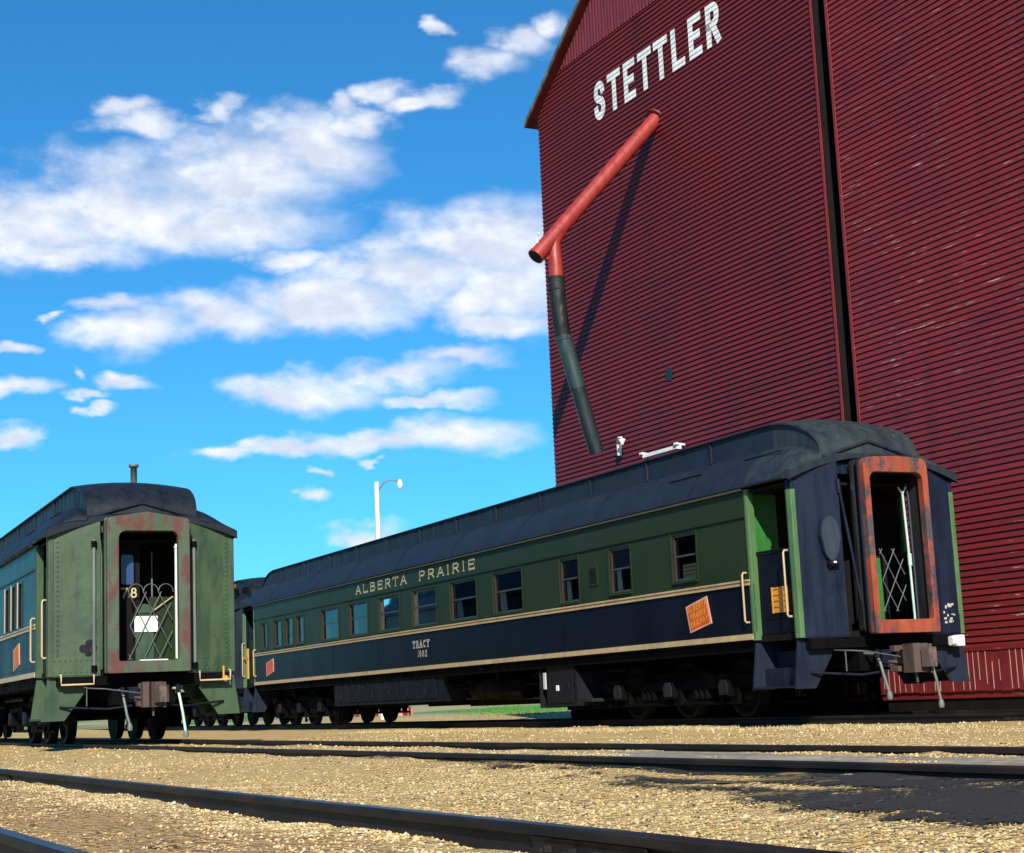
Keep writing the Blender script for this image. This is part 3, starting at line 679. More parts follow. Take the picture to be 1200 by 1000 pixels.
def hood_x(y, z):
    a, b = -1.3, .0
    for _ in range(30):
        m = (a+b)/2
        if roof_z(m, y) > z: a = m
        else: b = m
    return a+.01
def make_car(label, loc, rz, cfg):
    L = cfg['L']; up, low, end, trim, rf = cfg['upper'], cfg['lower'], cfg['end'], cfg['trim'], cfg['roof']
    car = thing('railway_coach', label, 'railway coach', loc, rz, 'old passenger coaches standing on the tracks')
    car.scale = (1, 1, cfg.get('sz', 1)); V = 1.15; xb0, xb1 = -L+V, -V
    ZS, ZM, ZL, ZE = 1.16, 1.985, 2.96, 3.385
    # --- side walls with window openings
    def wall(sgn, holes, name):
        mb = MB(); y0, y1 = (-HW, -HW+.07) if sgn < 0 else (HW-.07, HW)
        mb.box(xb0, xb1, y0, y1, ZS, ZM, low)
        x = xb0
        for (a, b, z0, z1) in sorted(holes):
            mb.box(x, a, y0, y1, ZM, ZE, up); mb.box(a, b, y0, y1, ZM, z0, up); mb.box(a, b, y0, y1, z1, ZE, up); x = b
        mb.box(x, xb1, y0, y1, ZM, ZE, up)
        if sgn < 0:
            for x in np.arange(xb0+.3, xb1, 3.05): mb.box(x, x+.09, y0-.004, y0, ZS+.1, ZM-.02, low)
            mb.rivets([(x, y0, z) for x in np.arange(xb0+.1, xb1-.05, .16) for z in (ZS+.14, ZM-.05)], (0, -1, 0), low, .009)
        return mb.build(name, car)
    wall(-1, cfg['holes'], 'side_wall'); wall(1, [(x-.5, x+.5, 2.1, 2.86) for x in np.arange(xb0+2, xb1-1, 2.2)], 'side_wall')
    # letterboard and belt
    mb = MB(); mb.box(xb0, xb1, -HW-.014, -HW-.001, ZL, ZE-.01, up); mb.rivets([(x, -HW-.014, ZL+.03) for x in np.arange(xb0+.1, xb1, .2)], (0, -1, 0), up, .008)
    mb.box(xb0, xb1, -HW-.026, -HW-.015, ZL-.005, ZL+.012, up); mb.build('letterboard', car)
    mb = MB(); mb.box(xb0, xb1, -HW-.072, -HW-.016, ZE-.030, ZE-.008, cfg['eave_trim']); mb.build('eave_moulding', car)
    for (z, h) in ((ZM, .085), (ZS-.015, .085)):
        mb = MB()
        if z == ZM:
            mb.box(xb0, xb1+.02, -HW-.030, -HW-.001, z-.04, z-.012, 'cream'); mb.box(xb0, xb1+.02, -HW-.024, -HW-.001, z-.012, z+.018, 'tan'); mb.box(xb0, xb1+.02, -HW-.034, -HW-.001, z+.018, z+.046, 'cream')
        else:
            mb.box(xb0, xb1+.02, -HW-.034, -HW-.001, z, z+.055, 'cream'); mb.box(xb0, xb1+.02, -HW-.026, -HW-.001, z+.055, z+.085, 'cream')
        mb.build('cream_stripe', car)
    # windows
    for i, (a, b, z0, z1) in enumerate(cfg['holes']):
        y = -HW; w = cfg['winmat']
        mb = MB(); d = .035
        mb.box(a, a+d, y+.012, y+.10, z0, z1, cfg['jamb']); mb.box(b-d, b, y+.012, y+.10, z0, z1, w)
        mb.box(a+d, b-d, y+.02, y+.10, z1-d, z1, w); mb.box(a, b, y-.035, y+.10, z0-.03, z0+.012, up); mb.box(a+d, b-d, y+.03, y+.07, z0+.012, z0+.05, w)
        if b-a > .7: mb.box(a+d, b-d, y+.040, y+.066, (z0+z1)/2+.02, (z0+z1)/2+.05, w)
        mb.box(a-.045, a, y-.018, y-.001, z0-.05, z1+.03, cfg.get('trimmat', up)); mb.box(b, b+.035, y-.014, y-.001, z0-.05, z1+.03, up)
        fr_ = mb.build('window', car)
        mb = MB(); gm = 'glass' if i not in cfg.get('open', ()) else None
        if gm: mb.add([(a+d, y+.055, z0+.03), (b-d, y+.055, z0+.03), (b-d, y+.055, z1-d), (a+d, y+.055, z1-d)], [(0, 1, 2, 3)], 'glass'); mb.build('pane', fr_)
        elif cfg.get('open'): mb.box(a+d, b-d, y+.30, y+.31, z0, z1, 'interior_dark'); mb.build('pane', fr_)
        kind = cfg.get('inside', {}).get(i, 'curtain' if b-a > .7 else 'blind')
        if kind == 'curtain':
            mb = MB(); n_ = 7; wv_ = .30*(b-a)
            top = z1-d; pts = [(a+d+wv_*k/n_, y+.13+.022*(-1)**k) for k in range(n_+1)]
            for k in range(n_):
                (xa, ya), (xc, yc) = pts[k], pts[k+1]; s2 = .55
                mb.add([(a+d+(xa-a-d)*1, ya, z0+.02), (a+d+(xc-a-d)*1, yc, z0+.02), (a+d+(xc-a-d)*s2, yc, top), (a+d+(xa-a-d)*s2, ya, top)], [(0, 1, 2, 3)], 'curtain')
            mb.build('curtain', fr_)
            if cfg.get('shades', True):
                mb = MB(); mb.box(a+d, b-d, y+.105, y+.112, (z0+z1)/2+.05+.1*((i*37) % 5-2)/5, z1-d, 'blind_navy'); mb.build('blind', fr_)
        elif kind == 'notice':
            mb = MB(); mb.box(a+d+.16, b-d-.02, y+.0655, y+.068, z0+.05, z0+.27, 'letter_cream')
            for k in range(3): mb.box(a+d+.2, b-d-.08, y+.0645, y+.0655, z0+.09+k*.06, z0+.115+k*.06, 'pipe_grey')
            mb.build('notice', fr_)
    # interior: floor, corridor partition
    mb = MB(); mb.box(-L+.02, -.02, -HW+.075, HW-.075, 1.10, 1.19, 'interior_dark'); mb.box(xb0+.2, xb1-.2, -.15, -.1, 1.19, 3.4, 'interior_dark'); mb.box(xb0+.1, xb1-.1, -HW+.08, HW-.08, 3.36, 3.39, 'interior_dark'); mb.build('interior', car)
    # --- roof
    st = [-L-.10, -L+.0]+[-L+1.3*(1-math.cos(t*PI/20)) for t in range(1, 10)]+[-L+1.3]
    st = sorted(set(st)); xs_ = [x for x in st]+list(np.linspace(-L+2.3, -2.3, 12))+[-1.3]+[-1.3+1.3*math.sin(t*PI/24) for t in range(1, 12)]+[0, .10]
    def eof(x): return min(ell(min(0, x)), ell(min(0, -L-x)))
    mb = MB(); rows = []
    for x in xs_:
        h = roof_profile(eof(x)); dz = -.035*max(0, (x)/.1 if x > 0 else ((-L-x)/.1 if x < -L else 0))
        rows.append([(x, -y, z+dz) for y, z in h]+[(x, y, z+dz) for y, z in h[::-1][1:]])
    n_ = len(rows[0]); vs = [p for r in rows for p in r]
    # lower deck & crown smooth, clerestory sides flat
    for j in range(n_-1):
        jj = min(j, n_-2-j); smooth = True
        for (ia, ib, m_) in ((0, len(rows)-12, rf), (len(rows)-13, len(rows), cfg.get('hood', rf))):
            mb.add([q for r in rows[ia:ib] for q in (r[j], r[j+1])], [(2*i, 2*i+1, 2*i+3, 2*i+2) for i in range(ib-ia-1)], m_, True)
    for r in (rows[0], rows[-1]):
        base_ = [(p[0], p[1], 3.36+(.34*(1-(p[1]/1.53)**2))) for p in r]
        mb.add([q for a_, b_ in zip(r, base_) for q in (a_, b_)], [(2*i, 2*i+1, 2*i+3, 2*i+2) for i in range(n_-1)], rf)
    bm_obj = mb
    # seams
    for x in np.arange(-L+1.9, -1.3, 2.02):
        mb.box(x, x+.05, -.915, -.885, 4.02, 4.34, rf); mb.box(x, x+.03, .885, .90, 4.02, 4.33, rf)
    for x in np.arange(-L+2.6, -1.6, 3.1):
        h = [p for p in roof_profile(1)[:8]]
        for (a_, b_) in zip(h[1:-1], h[2:]):
            mb.add([(x, -a_[0], a_[1]+.012), (x+.05, -a_[0], a_[1]+.012), (x+.05, -b_[0], b_[1]+.014), (x, -b_[0], b_[1]+.014)], [(0, 1, 2, 3)], rf)
    mb.tube([(-L+.1, -1.545, 3.40), (-.05, -1.545, 3.40)], .022, rf, 8); mb.tube([(-L+.1, 1.545, 3.40), (-.05, 1.545, 3.40)], .022, rf, 8)
    roof = mb.build('roof', car)
    weld = roof.modifiers.new('weld', 'WELD'); weld.merge_threshold = .0008
    eg = roof.modifiers.new('edges', 'EDGE_SPLIT'); eg.split_angle = R(32)
    # drip arch and ridges on the hood
    mb = MB(); pth = [(hood_x(y, 3.71+.24*(1-abs(y)/.82)), y, 3.72+.24*(1-abs(y)/.82)) for y in np.linspace(-.82, .82, 17)]
    mb.tube(pth, .028, rf, 6); mb.build('drip_arch', roof)
    for (x, y0_) in ((-3.6, -1.25), (-1.5, -1.2)):
        mb = MB(); mb.tube([(x, y0_, roof_z(-3, y0_)+.02), (x+1.0, y0_, roof_z(-3, y0_)+.02)], .014, rf, 6); mb.build('roof_handrail', roof)
    for (x, y, h, r_) in cfg.get('stacks', []):
        mb = MB(); z = roof_z(-3, y); mb.lathe([(-.1, r_), (h, r_), (h, r_*1.55), (h+.05, r_*1.55), (h+.055, r_*.6)], (x, y, z), 'z', 'pipe_grey', 14); mb.build('smoke_stack', roof)
    # --- vestibules at both ends
    def vest(mirror, full):
        fl = (lambda p: (-L-p[0], p[1], p[2]))
        def B(mb, name, parent=car, bevel=0.):
            if mirror: mb.flip(fl)
            return mb.build(name, parent, bevel)
        # end sheets either side of the doorway
        for s in (-1, 1):
            mb = MB(); ya, yb = (-HW, -.70) if s < 0 else (.70, HW)
            xf = lambda y: .10*(1-(abs(y)-.70)/(HW-.70))
            top = lambda y: 3.37+.34*(1-(y/1.53)**2)
            def slab(u0, u1, z0, z1f, d0, d1):
                ys2 = (u0, (u0+u1)/2, u1); vs = [(xf(y)+d, y, z) for y in ys2 for d in (d0, d1) for z in (z0, z1f(y))]
                fs = [(0, 1, 3, 2), (8, 10, 11, 9)]
                for k in (0, 4): fs += [(k, k+4, k+5, k+1), (k+2, k+3, k+7, k+6), (k+1, k+5, k+7, k+3), (k, k+2, k+6, k+4)]
                mb.add(vs, fs, end)
            slab(ya, yb, 1.10, top, -.05, 0); slab(ya+.03, yb-.01, 1.12, lambda y: 1.40, .0005, .012)
            sn = 1 if s > 0 else -1; nr = Vector((1, sn*.10/(HW-.70), 0)).normalized()
            if cfg['rivets']:
                yo = ya+.13 if s < 0 else yb-.13
                mb.rivets([(xf(yo), yo, z) for z in np.arange(1.45, 3.34, .08)], nr, end, .022)
                mb.rivets([(xf(y)+.012, y, z) for y in np.arange(ya+.08, yb, .08) for z in (1.17, 1.36)], nr, end, .019)
                mb.rivets([(xf(y), y, z) for y in np.arange(ya+.22, yb-.1, .10) for z in (2.30, 2.37)], nr, end, .013)
            else:
                mb.rivets([(xf(y), y, 1.46) for y in np.arange(ya+.1, yb, .16)], nr, end, .012)
            B(mb, 'end_sheet')
            mb = MB(); pc = trim
            mb.prism([(-.115, s*(HW-.07)), (.022, s*(HW-.07)), (.022, s*(HW+.012)), (-.06, s*(HW+.03)), (-.115, s*(HW+.012))], 'z', 1.11, 3.22 if cfg['post_gap'] else 3.36, pc)
            if cfg['post_gap']: mb.box(-.11, .018, s*(HW-.06), s*HW, 3.22, 3.37, end)
            B(mb, 'corner_post', car, .01)
            # post on the body end
            mb = MB(); mb.prism([(-V, s*(HW-.10)), (-V+.085, s*(HW-.10)), (-V+.085, s*(HW+.005)), (-V+.05, s*(HW+.022)), (-V, s*(HW+.022))], 'z', 1.13, 3.36, trim); B(mb, 'body_post', car, .008)
            # half door
            mb = MB(); y = s*(HW-.09); mb.box(-V+.09, -.12, min(y, y-s*.05), max(y, y-s*.05), 1.2, 2.38, cfg['door'])
            mb.box(-V+.2, -.25, min(y+s*.001, y+s*.012), max(y+s*.001, y+s*.012), 1.42, 2.2, cfg['door'])
            mb.box(-V+.09, -.12, min(y, y+s*.02), max(y, y+s*.02), 2.38, 2.42, cfg['door'])
            dd_ = B(mb, 'half_door', car, .006)
            if s < 0 and full and cfg['vest'] == 'A':
                mb = MB(); mb.box(-.70, -.34, y-.020, y-.013, 1.50, 1.86, 'amber')
                for k in range(5): mb.box(-.71, -.33, y-.032, y-.021, 1.50+k*.085, 1.525+k*.085, 'yellow_paint')
                for x_ in (-.71, -.45, -.355): mb.box(x_, x_+.03, y-.042, y-.033, 1.495, 1.87, 'yellow_paint' if x_ != -.45 else 'tan')
                B(mb, 'warning_plate', dd_)
            # grab irons
            for x_ in ((-V-.09, -.0-.17) if s < 0 else (-V-.09,)):
                mb = MB(); y2 = s*(HW+.075); z0, z1 = (1.40, 2.13) if x_ < -.5 else (1.42, 2.36)
                mb.tube([(x_, s*HW, z0), (x_, y2-s*.02, z0), (x_, y2, z0+.03), (x_, y2, z1-.03), (x_, y2-s*.02, z1), (x_, s*HW, z1)], .016, 'cream', 8)
                B(mb, 'grab_iron')
            if full is False and s < 0:
                mb = MB(); mb.box(-.5, -.4, -HW-.03, -HW+.02, 1.35, 2.2, 'yellow_paint'); mb.box(-.56, -.1, -HW-.035, -HW-.03, 1.9, 1.98, 'yellow_paint'); B(mb, 'yellow_latch')
            # steps
            mb = MB(); st_ = cfg['step']; yo = s*(HW+.10); yi = s*.95
            P_ = [(s*HW, 1.09), (yi, 1.09), (s*.90, .86), (s*1.22, .40), (yo, .40)]
            mb.prism(P_, 'x', -.10, -.07, st_); mb.prism(P_, 'x', -V+.02, -V+.05, st_)
            for k, z in enumerate((.42, .68, .92)):
                yy = sorted((s*(1.60-.22*k)-s*.02, s*(1.30-.22*k))); mb.box(-V+.05, -.10, yy[0], yy[1], z, z+.03, st_)
                if k: mb.box(-V+.05, -.10, min(s*(1.36-.22*(k-1)), s*(1.34-.22*(k-1))), max(s*(1.36-.22*(k-1)), s*(1.34-.22*(k-1))), z-.23, z, st_)
            B(mb, 'boarding_steps')
            if full:
                mb = MB(); ya, yb = (-1.30, -.80) if s < 0 else (.88, 1.38)
                if cfg['vest'] == 'B': mb.tube([(.0, ya, 1.14), (.10, ya, 1.12), (.10, ya, .97), (.10, yb, .97), (.10, yb, 1.12), (.0, yb, 1.14)], .017, 'cream', 8); B(mb, 'end_grab_iron')
        # bulkhead with doorway at the end of the body
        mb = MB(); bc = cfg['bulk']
        mb.box(-V-.04, -V, -HW+.07, -.92, 1.19, 3.38, cfg.get('bulk_sunlit', bc)); mb.box(-V-.04, -V, -.9195, -.45, 1.19, 3.5, bc); mb.box(-V-.04, -V, .45, HW-.07, 1.19, 3.5, bc); mb.box(-V-.04, -V, -.45, .45, 3.1, 3.5, bc)  # long coach: green kept to the sunlit edge, shade beyond painted dark
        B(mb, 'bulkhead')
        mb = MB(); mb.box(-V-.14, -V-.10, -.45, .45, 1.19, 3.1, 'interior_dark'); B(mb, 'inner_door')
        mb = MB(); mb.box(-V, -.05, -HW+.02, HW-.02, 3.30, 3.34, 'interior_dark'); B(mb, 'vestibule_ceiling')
        mb = MB(); mb.prism([(-.70, 3.46), (.70, 3.46), (.70, 3.60), (0, 3.68), (-.70, 3.60)], 'x', -.05, .0, end); B(mb, 'end_header')
        # diaphragm: folded bellows and steel face plate
        FY = .58 if cfg['vest'] == 'A' else .655; fx0, fx1 = (.30, .42)
        fs = cfg.get('fshift', 0); dcz = 1.125; top = 3.655; pkk = .10 if cfg['vest'] == 'B' else .02
        for k in range(4):
            mb = MB() if k == 0 else mb
            g_ = .0 if k % 2 else .05
            mb.ring(rrect(fs-FY+g_, fs+FY-g_, dcz+.03+g_, top-g_, .08), rrect(fs-.52, fs+.52, 1.26, 3.47, .08), 'x', .005+k*.075, .005+(k+1)*.075-.004, 'rubber')
        B(mb, 'bellows')
        mb = MB(); mb.ring(rrect(fs-FY, fs+FY, dcz, top, .12 if cfg['vest'] != 'B' else .05, 5, pkk, .03), rrect(fs-.472*(1.02 if cfg['vest'] == 'A' else 1), fs+.472*(1.02 if cfg['vest'] == 'A' else 1), 1.315, 3.44, .12, 5, 0, .03), 'x', fx0+.004, fx1, cfg['frame'])
        mb.ring(rrect(fs-FY-.02, fs+FY+.02, dcz-.0, top+.02, .12 if cfg['vest'] != 'B' else .05, 5, pkk, .03), rrect(fs-FY+.03, fs+FY-.03, dcz+.05, top-.03, .10, 5, pkk, .03), 'x', fx0-.03, fx0+.003, cfg['frame2'])
        B(mb, 'diaphragm_frame', car, .008)
        # vertical buffer pipes beside the frame
        for s in (-1, 1):
            mb = MB()
            if cfg['vest'] == 'A':
                if s < 0:
                    mb.tube([(.12, -.71, 3.30), (.12, -.44, 1.50), (.12, -.43, 1.36)], .024, 'end_navy', 8); mb.tube([(.12, -.715, 3.36), (.12, -.70, 3.16)], .036, 'end_navy', 8)
                    for y in (-.47, -.40): mb.tube([(.12, y, 3.40), (.12, y+.03, 1.3)], .018, 'under_navy', 8); mb.lathe([(-.05, .028), (.05, .028)], (.12, y, 3.25), 'z', 'end_navy', 8)
                    mb.box(.0, .12, -.73, -.69, 3.28, 3.32, 'end_navy')
                else: mb.tube([(.15, .74, 3.4), (.15, .74, 1.2)], .02, 'end_navy', 8)
            else:
                y = s*.80; mb.tube([(.12, y, 3.33), (.12, y, 1.2)], .027, 'pipe_grey', 10)
                for z in (3.25, 1.22): mb.lathe([(-.05, .045), (.05, .045)], (.12, y, z), 'z', 'under_black', 10); mb.box(.0, .12, y-.02, y+.02, z-.02, z+.02, 'under_black')
                mb.tube([(.14, s*.72, 3.38), (.20, s*.70, 3.05), (.2, s*.70, 1.2)], .02, end, 8)
            B(mb, 'end_pipes')
        # end beam, coupler, hoses, foundation
        mb = MB(); mb.box(-.12, .06, -1.35, 1.35, .95, 1.10, 'under_black'); mb.box(-.3, .02, -.5, .5, .62, .95, 'under_black'); B(mb, 'end_beam')
        mb = MB(); cm = 'rust_brown'
        mb.box(.02, .52, -.085, .085, .68, .86, cm)
        cs = 1.0
        mb.prism([(.50, -.10), (.60, -.19), (.86, -.21), (.90, -.12), (.76, -.06), (.72, .02), (.80, .10), (.72, .17), (.55, .13), (.50, .09)], 'z', .56, .96, cm)
        mb.prism([(.78, -.02), (.90, .04), (.93, .14), (.86, .20), (.72, .185), (.80, .11)], 'z', .63, .90, cm)
        mb.box(.30, .50, -.20, .20, .58, .66, cm); mb.box(.28, .40, -.16, .16, .86, .95, cm)
        mb.tube([(.80, .14, .95), (.80, .14, .55)], .03, cm, 8); mb.tube([(.62, 0, .60), (.64, 0, .42)], .025, cm, 6)
        mb.lathe([(-.17, .09), (.17, .09)], (.66, -.10, .76), 'z', cm, 10); mb.tube([(.30, -.22, .70), (.30, .22, .70)], .05, cm, 8); mb.box(.10, .30, -.30, .30, .66, .90, 'under_navy')
        B(mb, 'coupler', car, .03)
        mb = MB(); mb.tube([(.05, -.95, .92), (.42, -.95, .90), (.46, -.7, .88), (.5, -.1, .78)], .011, 'lever_grey', 6); mb.tube([(.3, -.95, .90), (.3, -.95, .62)], .010, 'lever_grey', 6); B(mb, 'uncoupling_lever')
        hs = [(.34, -.40, .20), (.40, .46, .05)]
        for k, (x_, y_, zb) in enumerate(hs):
            mb = MB(); hm = 'pipe_pale' if (cfg['vest'] == 'B' and k == 1) else 'pipe_grey'
            mb.tube([(.02, y_, .86), (x_-.05, y_, .84), (x_, y_+.01, .72), (x_+.04, y_+.05, .45), (x_+.05, y_+.09, zb+.1)], .022, hm, 8)
            mb.lathe([(0, .035), (.05, .045), (.11, .03)], (x_+.05, y_+.095, zb), 'z', 'pipe_grey', 8); mb.lathe([(-.06, .04), (.06, .04)], (x_-.04, y_, .84), 'z', 'under_navy', 8); B(mb, 'air_hose')
        for s in (-1, 1):
            mb = MB(); mb.tube([(-.05, s*1.30, .62), (.22, s*.62, .56), (.30, s*.25, .60)], .02, 'under_navy', 6); B(mb, 'brake_rod')
    vest(False, True); vest(True, False)
    # --- underframe
    mb = MB(); mb.box(-L+.3, -.3, -.42, .42, .70, 1.095, 'under_black'); mb.box(xb0, xb1, -HW+.05, HW-.05, .98, 1.095, 'under_black')
    mb.tube([(-L+7, -1.1, .72), (-7, -1.1, .72)], .03, 'under_black', 6); mb.tube([(-L+7, -.9, .86), (-6, -.9, .86)], .045, 'under_navy', 8)
    for x in np.arange(-L+7, -7, 2.4): mb.box(x, x+.08, -1.3, 1.3, .80, .98, 'under_black')
    for (xa, xc, zz) in cfg.get('deep', []): mb.box(xa, xc, -.75, .95, zz, .98, 'under_black'); mb.box(xa+.2, xc-.3, .96, 1.35, zz-.05, .95, 'under_black'); mb.tube([(xa, -.80, zz+.18), (xc, -.80, zz+.12)], .05, 'under_navy', 8)
    mb.build('underframe', car)
    for (a, b, z0, z1, m_, kind) in cfg['boxes']:
        mb = MB(); y0, y1 = -1.38, -.5
        if kind == 'battery':
            mb.prism([(a, z0), (b-.3, z0), (b-.05, z1), (a, z1)], 'y', y0, y1, m_)
            nb_ = int((b-a)/1.1)
            for k in range(nb_):
                xa = a+.12+k*(b-a-.5)/nb_; xc = xa+(b-a-.5)/nb_-.08
                mb.box(xa, xc, y0-.02, y0, z0+.08, z1-.06, m_); mb.rivets([(x, y0-.02, z) for x in np.arange(xa+.04, xc, .1) for z in (z0+.12, z1-.1)], (0, -1, 0), m_, .010)
                mb.tube([((xa+xc)/2, y0-.02, z0+.3), ((xa+xc)/2, y0-.06, z0+.28), ((xa+xc)/2, y0-.05, z0+.16)], .012, 'journal_grey', 6)
            mb.box(a+2.3, a+2.42, y0-.035, y0-.021, z1-.17, z1-.06, 'journal_grey')
        elif kind == 'locker':
            mb.prism([(a+.12, z0), (b, z0), (b+.03, z0+.12), (b, z1-.15), (b-.12, z1), (a+.12, z1)], 'y', y0, y1, m_)
            mb.box(a+.2, b-.14, y0-.018, y0, z0+.06, z1-.10, m_); mb.box(a+.55, a+.65, y0-.035, y0-.019, z0+.28, z0+.38, 'white_paint'); mb.box(b-.28, b-.24, y0-.03, y0-.019, z0+.32, z0+.42, 'journal_grey')
            mb.box(a-.18, a-.14, y0, y1, z0, z1, 'journal_grey'); mb.box(a+.0, a+.10, y0-.01, y0+.02, z0+.32, z0+.62, 'pipe_white')
            mb.box(b+.08, b+.35, y0+.1, y1, z0+.06, z0+.12, 'journal_grey'); mb.box(a-.2, a+.2, y0, y1, z0-.02, z0-.002, 'journal_grey')
        else:
            mb.lathe([(0, .05), (.02, .24), (b-a-.02, .24), (b-a, .05)], (a, -.95, z0+.3), 'x', m_, 16)
        mb.build({'battery': 'battery_box', 'locker': 'equipment_locker', 'tank': 'air_tank'}[kind], car, .008 if kind != 'tank' else 0)
    # --- six-wheel trucks
    for cx_ in cfg['trucks']:
        mb = MB()
        for s in (-1, 1):
            y = s*1.06
            mb.prism([(cx_-2.45, .52), (cx_-2.35, .66), (cx_-1.0, .70), (cx_-.8, .60), (cx_+.8, .60), (cx_+1.0, .70), (cx_+2.35, .66), (cx_+2.45, .52), (cx_+2.3, .46), (cx_-2.3, .46)], 'y', y-.05, y+.05, 'under_black')
            for k in (-1, 0, 1):
                for d in (-.21, .21): mb.box(cx_+k*1.65+d-.04, cx_+k*1.65+d+.04, y-.06, y+.06, .22, .47, 'under_black')
            for k in (-.82, .82):
                for d in (-.16, 0, .16): mb.lathe([(-.12, .06), (.13, .06)], (cx_+k+d, y, .44), 'z', 'under_black', 8)
            mb.tube([(cx_-2.2, y, .24), (cx_+2.2, y, .24)], .03, 'under_black', 6)
        mb.box(cx_-.9, cx_+.9, -1.0, 1.0, .5, .74, 'under_black'); mb.box(cx_-2.4, cx_-2.25, -1.06, 1.06, .5, .62, 'under_black'); mb.box(cx_+2.25, cx_+2.4, -1.06, 1.06, .5, .62, 'under_black')
        tk = mb.build('truck', car)
        for k in (-1, 0, 1):
            wx = cx_+k*1.65; mb = MB(); mb.tube([(wx, -1.12, .457), (wx, 1.12, .457)], .075, 'wheel_steel', 10)
            for s in (-1, 1):
                mb.lathe([(-s*.07, .49), (-s*.045, .49), (-s*.04, .462), (s*.065, .453), (s*.07, .44), (s*.07, .38), (s*.02, .35), (s*.02, .16), (s*.07, .13), (s*.07, .09)], (wx, s*.755, .457), 'y', 'wheel_steel', 28)
            mb.build('wheelset', tk)
            for s in (-1, 1):
                mb = MB(); y = s*1.12; mb.box(wx-.13, wx+.13, min(y-.08, y+.08), max(y-.08, y+.08), .33, .60, 'under_black')
                yy = sorted((y+s*.081, y+s*.11)); mb.prism([(wx-.10, .36), (wx+.10, .36), (wx+.12, .50), (wx+.05, .59), (wx-.05, .59), (wx-.12, .50)], 'y', yy[0], yy[1], cfg['journal'])
                mb.build('journal_box', tk, .015)
    return car

trA = [-4.1, -27+4.1]
wA = [(-25.24, -24.69, 2.12, 2.84), (-24.08, -23.41, 2.12, 2.84), (-23.11, -22.43, 2.12, 2.84), (-22.18, -21.55, 2.12, 2.84), (-20.19, -18.92, 2.09, 2.86), (-18.17, -16.92, 2.09, 2.86),
      (-16.17, -14.92, 2.09, 2.86), (-14.14, -12.84, 2.08, 2.87), (-12.10, -10.80, 2.08, 2.88), (-10.0, -8.72, 2.08, 2.89), (-7.17, -6.45, 2.09, 2.89), (-5.33, -4.61, 2.12, 2.89), (-3.28, -2.56, 2.15, 2.90)]
A = make_car('long dark green and navy coach lettered ALBERTA PRAIRIE beside the red elevator', (-18.655, 15.478, .171), R(-.85),
    dict(L=27.0, upper='coach_green', lower='coach_navy', end='end_navy', trim='trim_green', roof='roof_dusty', holes=wA, winmat='sash', jamb='wood_jamb', rivets=False, post_gap=True, door='coach_navy',
         step='step_navy', bulk='interior_dark', bulk_sunlit='inner_green', hood='hood_dusty', fshift=.11, frame='rust_orange', frame2='end_navy', vest='A', eave_trim='eave_tan', deep=[(-19.4, -13.2, .40), (-12.9, -8.6, .33), (-6.8, -6.5, .4)], trucks=trA, journal='journal_grey', inside={12: 'notice', 0: 'blind'},
         boxes=[(-19.6, -12.75, .46, 1.07, 'under_navy', 'battery'), (-8.2, -6.9, .27, .985, 'box_grey', 'locker'), (-12.0, -9.6, .38, .9, 'under_black', 'tank')]))
# lettering and plates on the first coach
yS = -HW-.014; mb = MB()
flat_text(mb, 'ALBERTA', (-17.62, yS, 3.055), (1, 0, 0), (0, 0, 1), (0, -1, 0), .225, 1.62, .040, .11, 'letter_cream', True); mb.build('railway_name_lettering', A); mb = MB()
flat_text(mb, 'PRAIRIE', (-13.72, yS, 3.055), (1, 0, 0), (0, 0, 1), (0, -1, 0), .225, 1.66, .040, .13, 'letter_cream', True)
mb.build('railway_name_lettering', A)
mb = MB(); flat_text(mb, 'TRACY', (-13.75, -HW-.002, 1.62), (1, 0, 0), (0, 0, 1), (0, -1, 0), .165, 1.0, .038, .03, 'letter_grey', True, True)
flat_text(mb, '1002', (-13.68, -HW-.002, 1.42), (1, 0, 0), (0, 0, 1), (0, -1, 0), .15, .85, .034, .03, 'letter_grey', False, True); mb.build('car_name_lettering', A)
def emblem(car, corners, text=True):
    TL, TR, BR, BLc = corners; y = -HW
    cxm = sum(p[0] for p in corners)/4; czm = sum(p[1] for p in corners)/4
    mb = MB(); mb.prism(list(corners)[::-1], 'y', y-.012, y-.001, 'emblem_border')
    inn = [(cxm+(a-cxm)*.86, czm+(b-czm)*.86) for a, b in corners]; mb.prism(inn[::-1], 'y', y-.016, y-.0125, 'emblem_red')
    if text:
        sh = (TR[1]-TL[1])/(TR[0]-TL[0])
        for k, tx in enumerate(('ALBERTA', 'PRAIRIE', 'RAILWAY')):
            flat_text(mb, tx, (cxm+.0+.02*k-.02, y-.0165, czm+.085-k*.115), (1, 0, 0), (0, 0, 1), (0, -1, 0), .092, .72, .017, .014, 'emblem_yellow', False, True, sh)
    return mb.build('emblem_plate', car)
emblem(A, [(-2.96, 1.745), (-2.34, 1.875), (-2.235, 1.45), (-2.865, 1.33)])
emblem(A, [(-24.80, 1.72), (-24.15, 1.83), (-24.12, 1.47), (-24.78, 1.36)], False)
mb = MB(); mb.box(-6.06, -5.74, -HW-.02, -HW-.001, 2.32, 2.66, 'coach_green'); mb.box(-6.01, -5.79, -HW-.026, -HW-.0205, 2.36, 2.62, 'interior_dark'); mb.build('vent_plate', A)
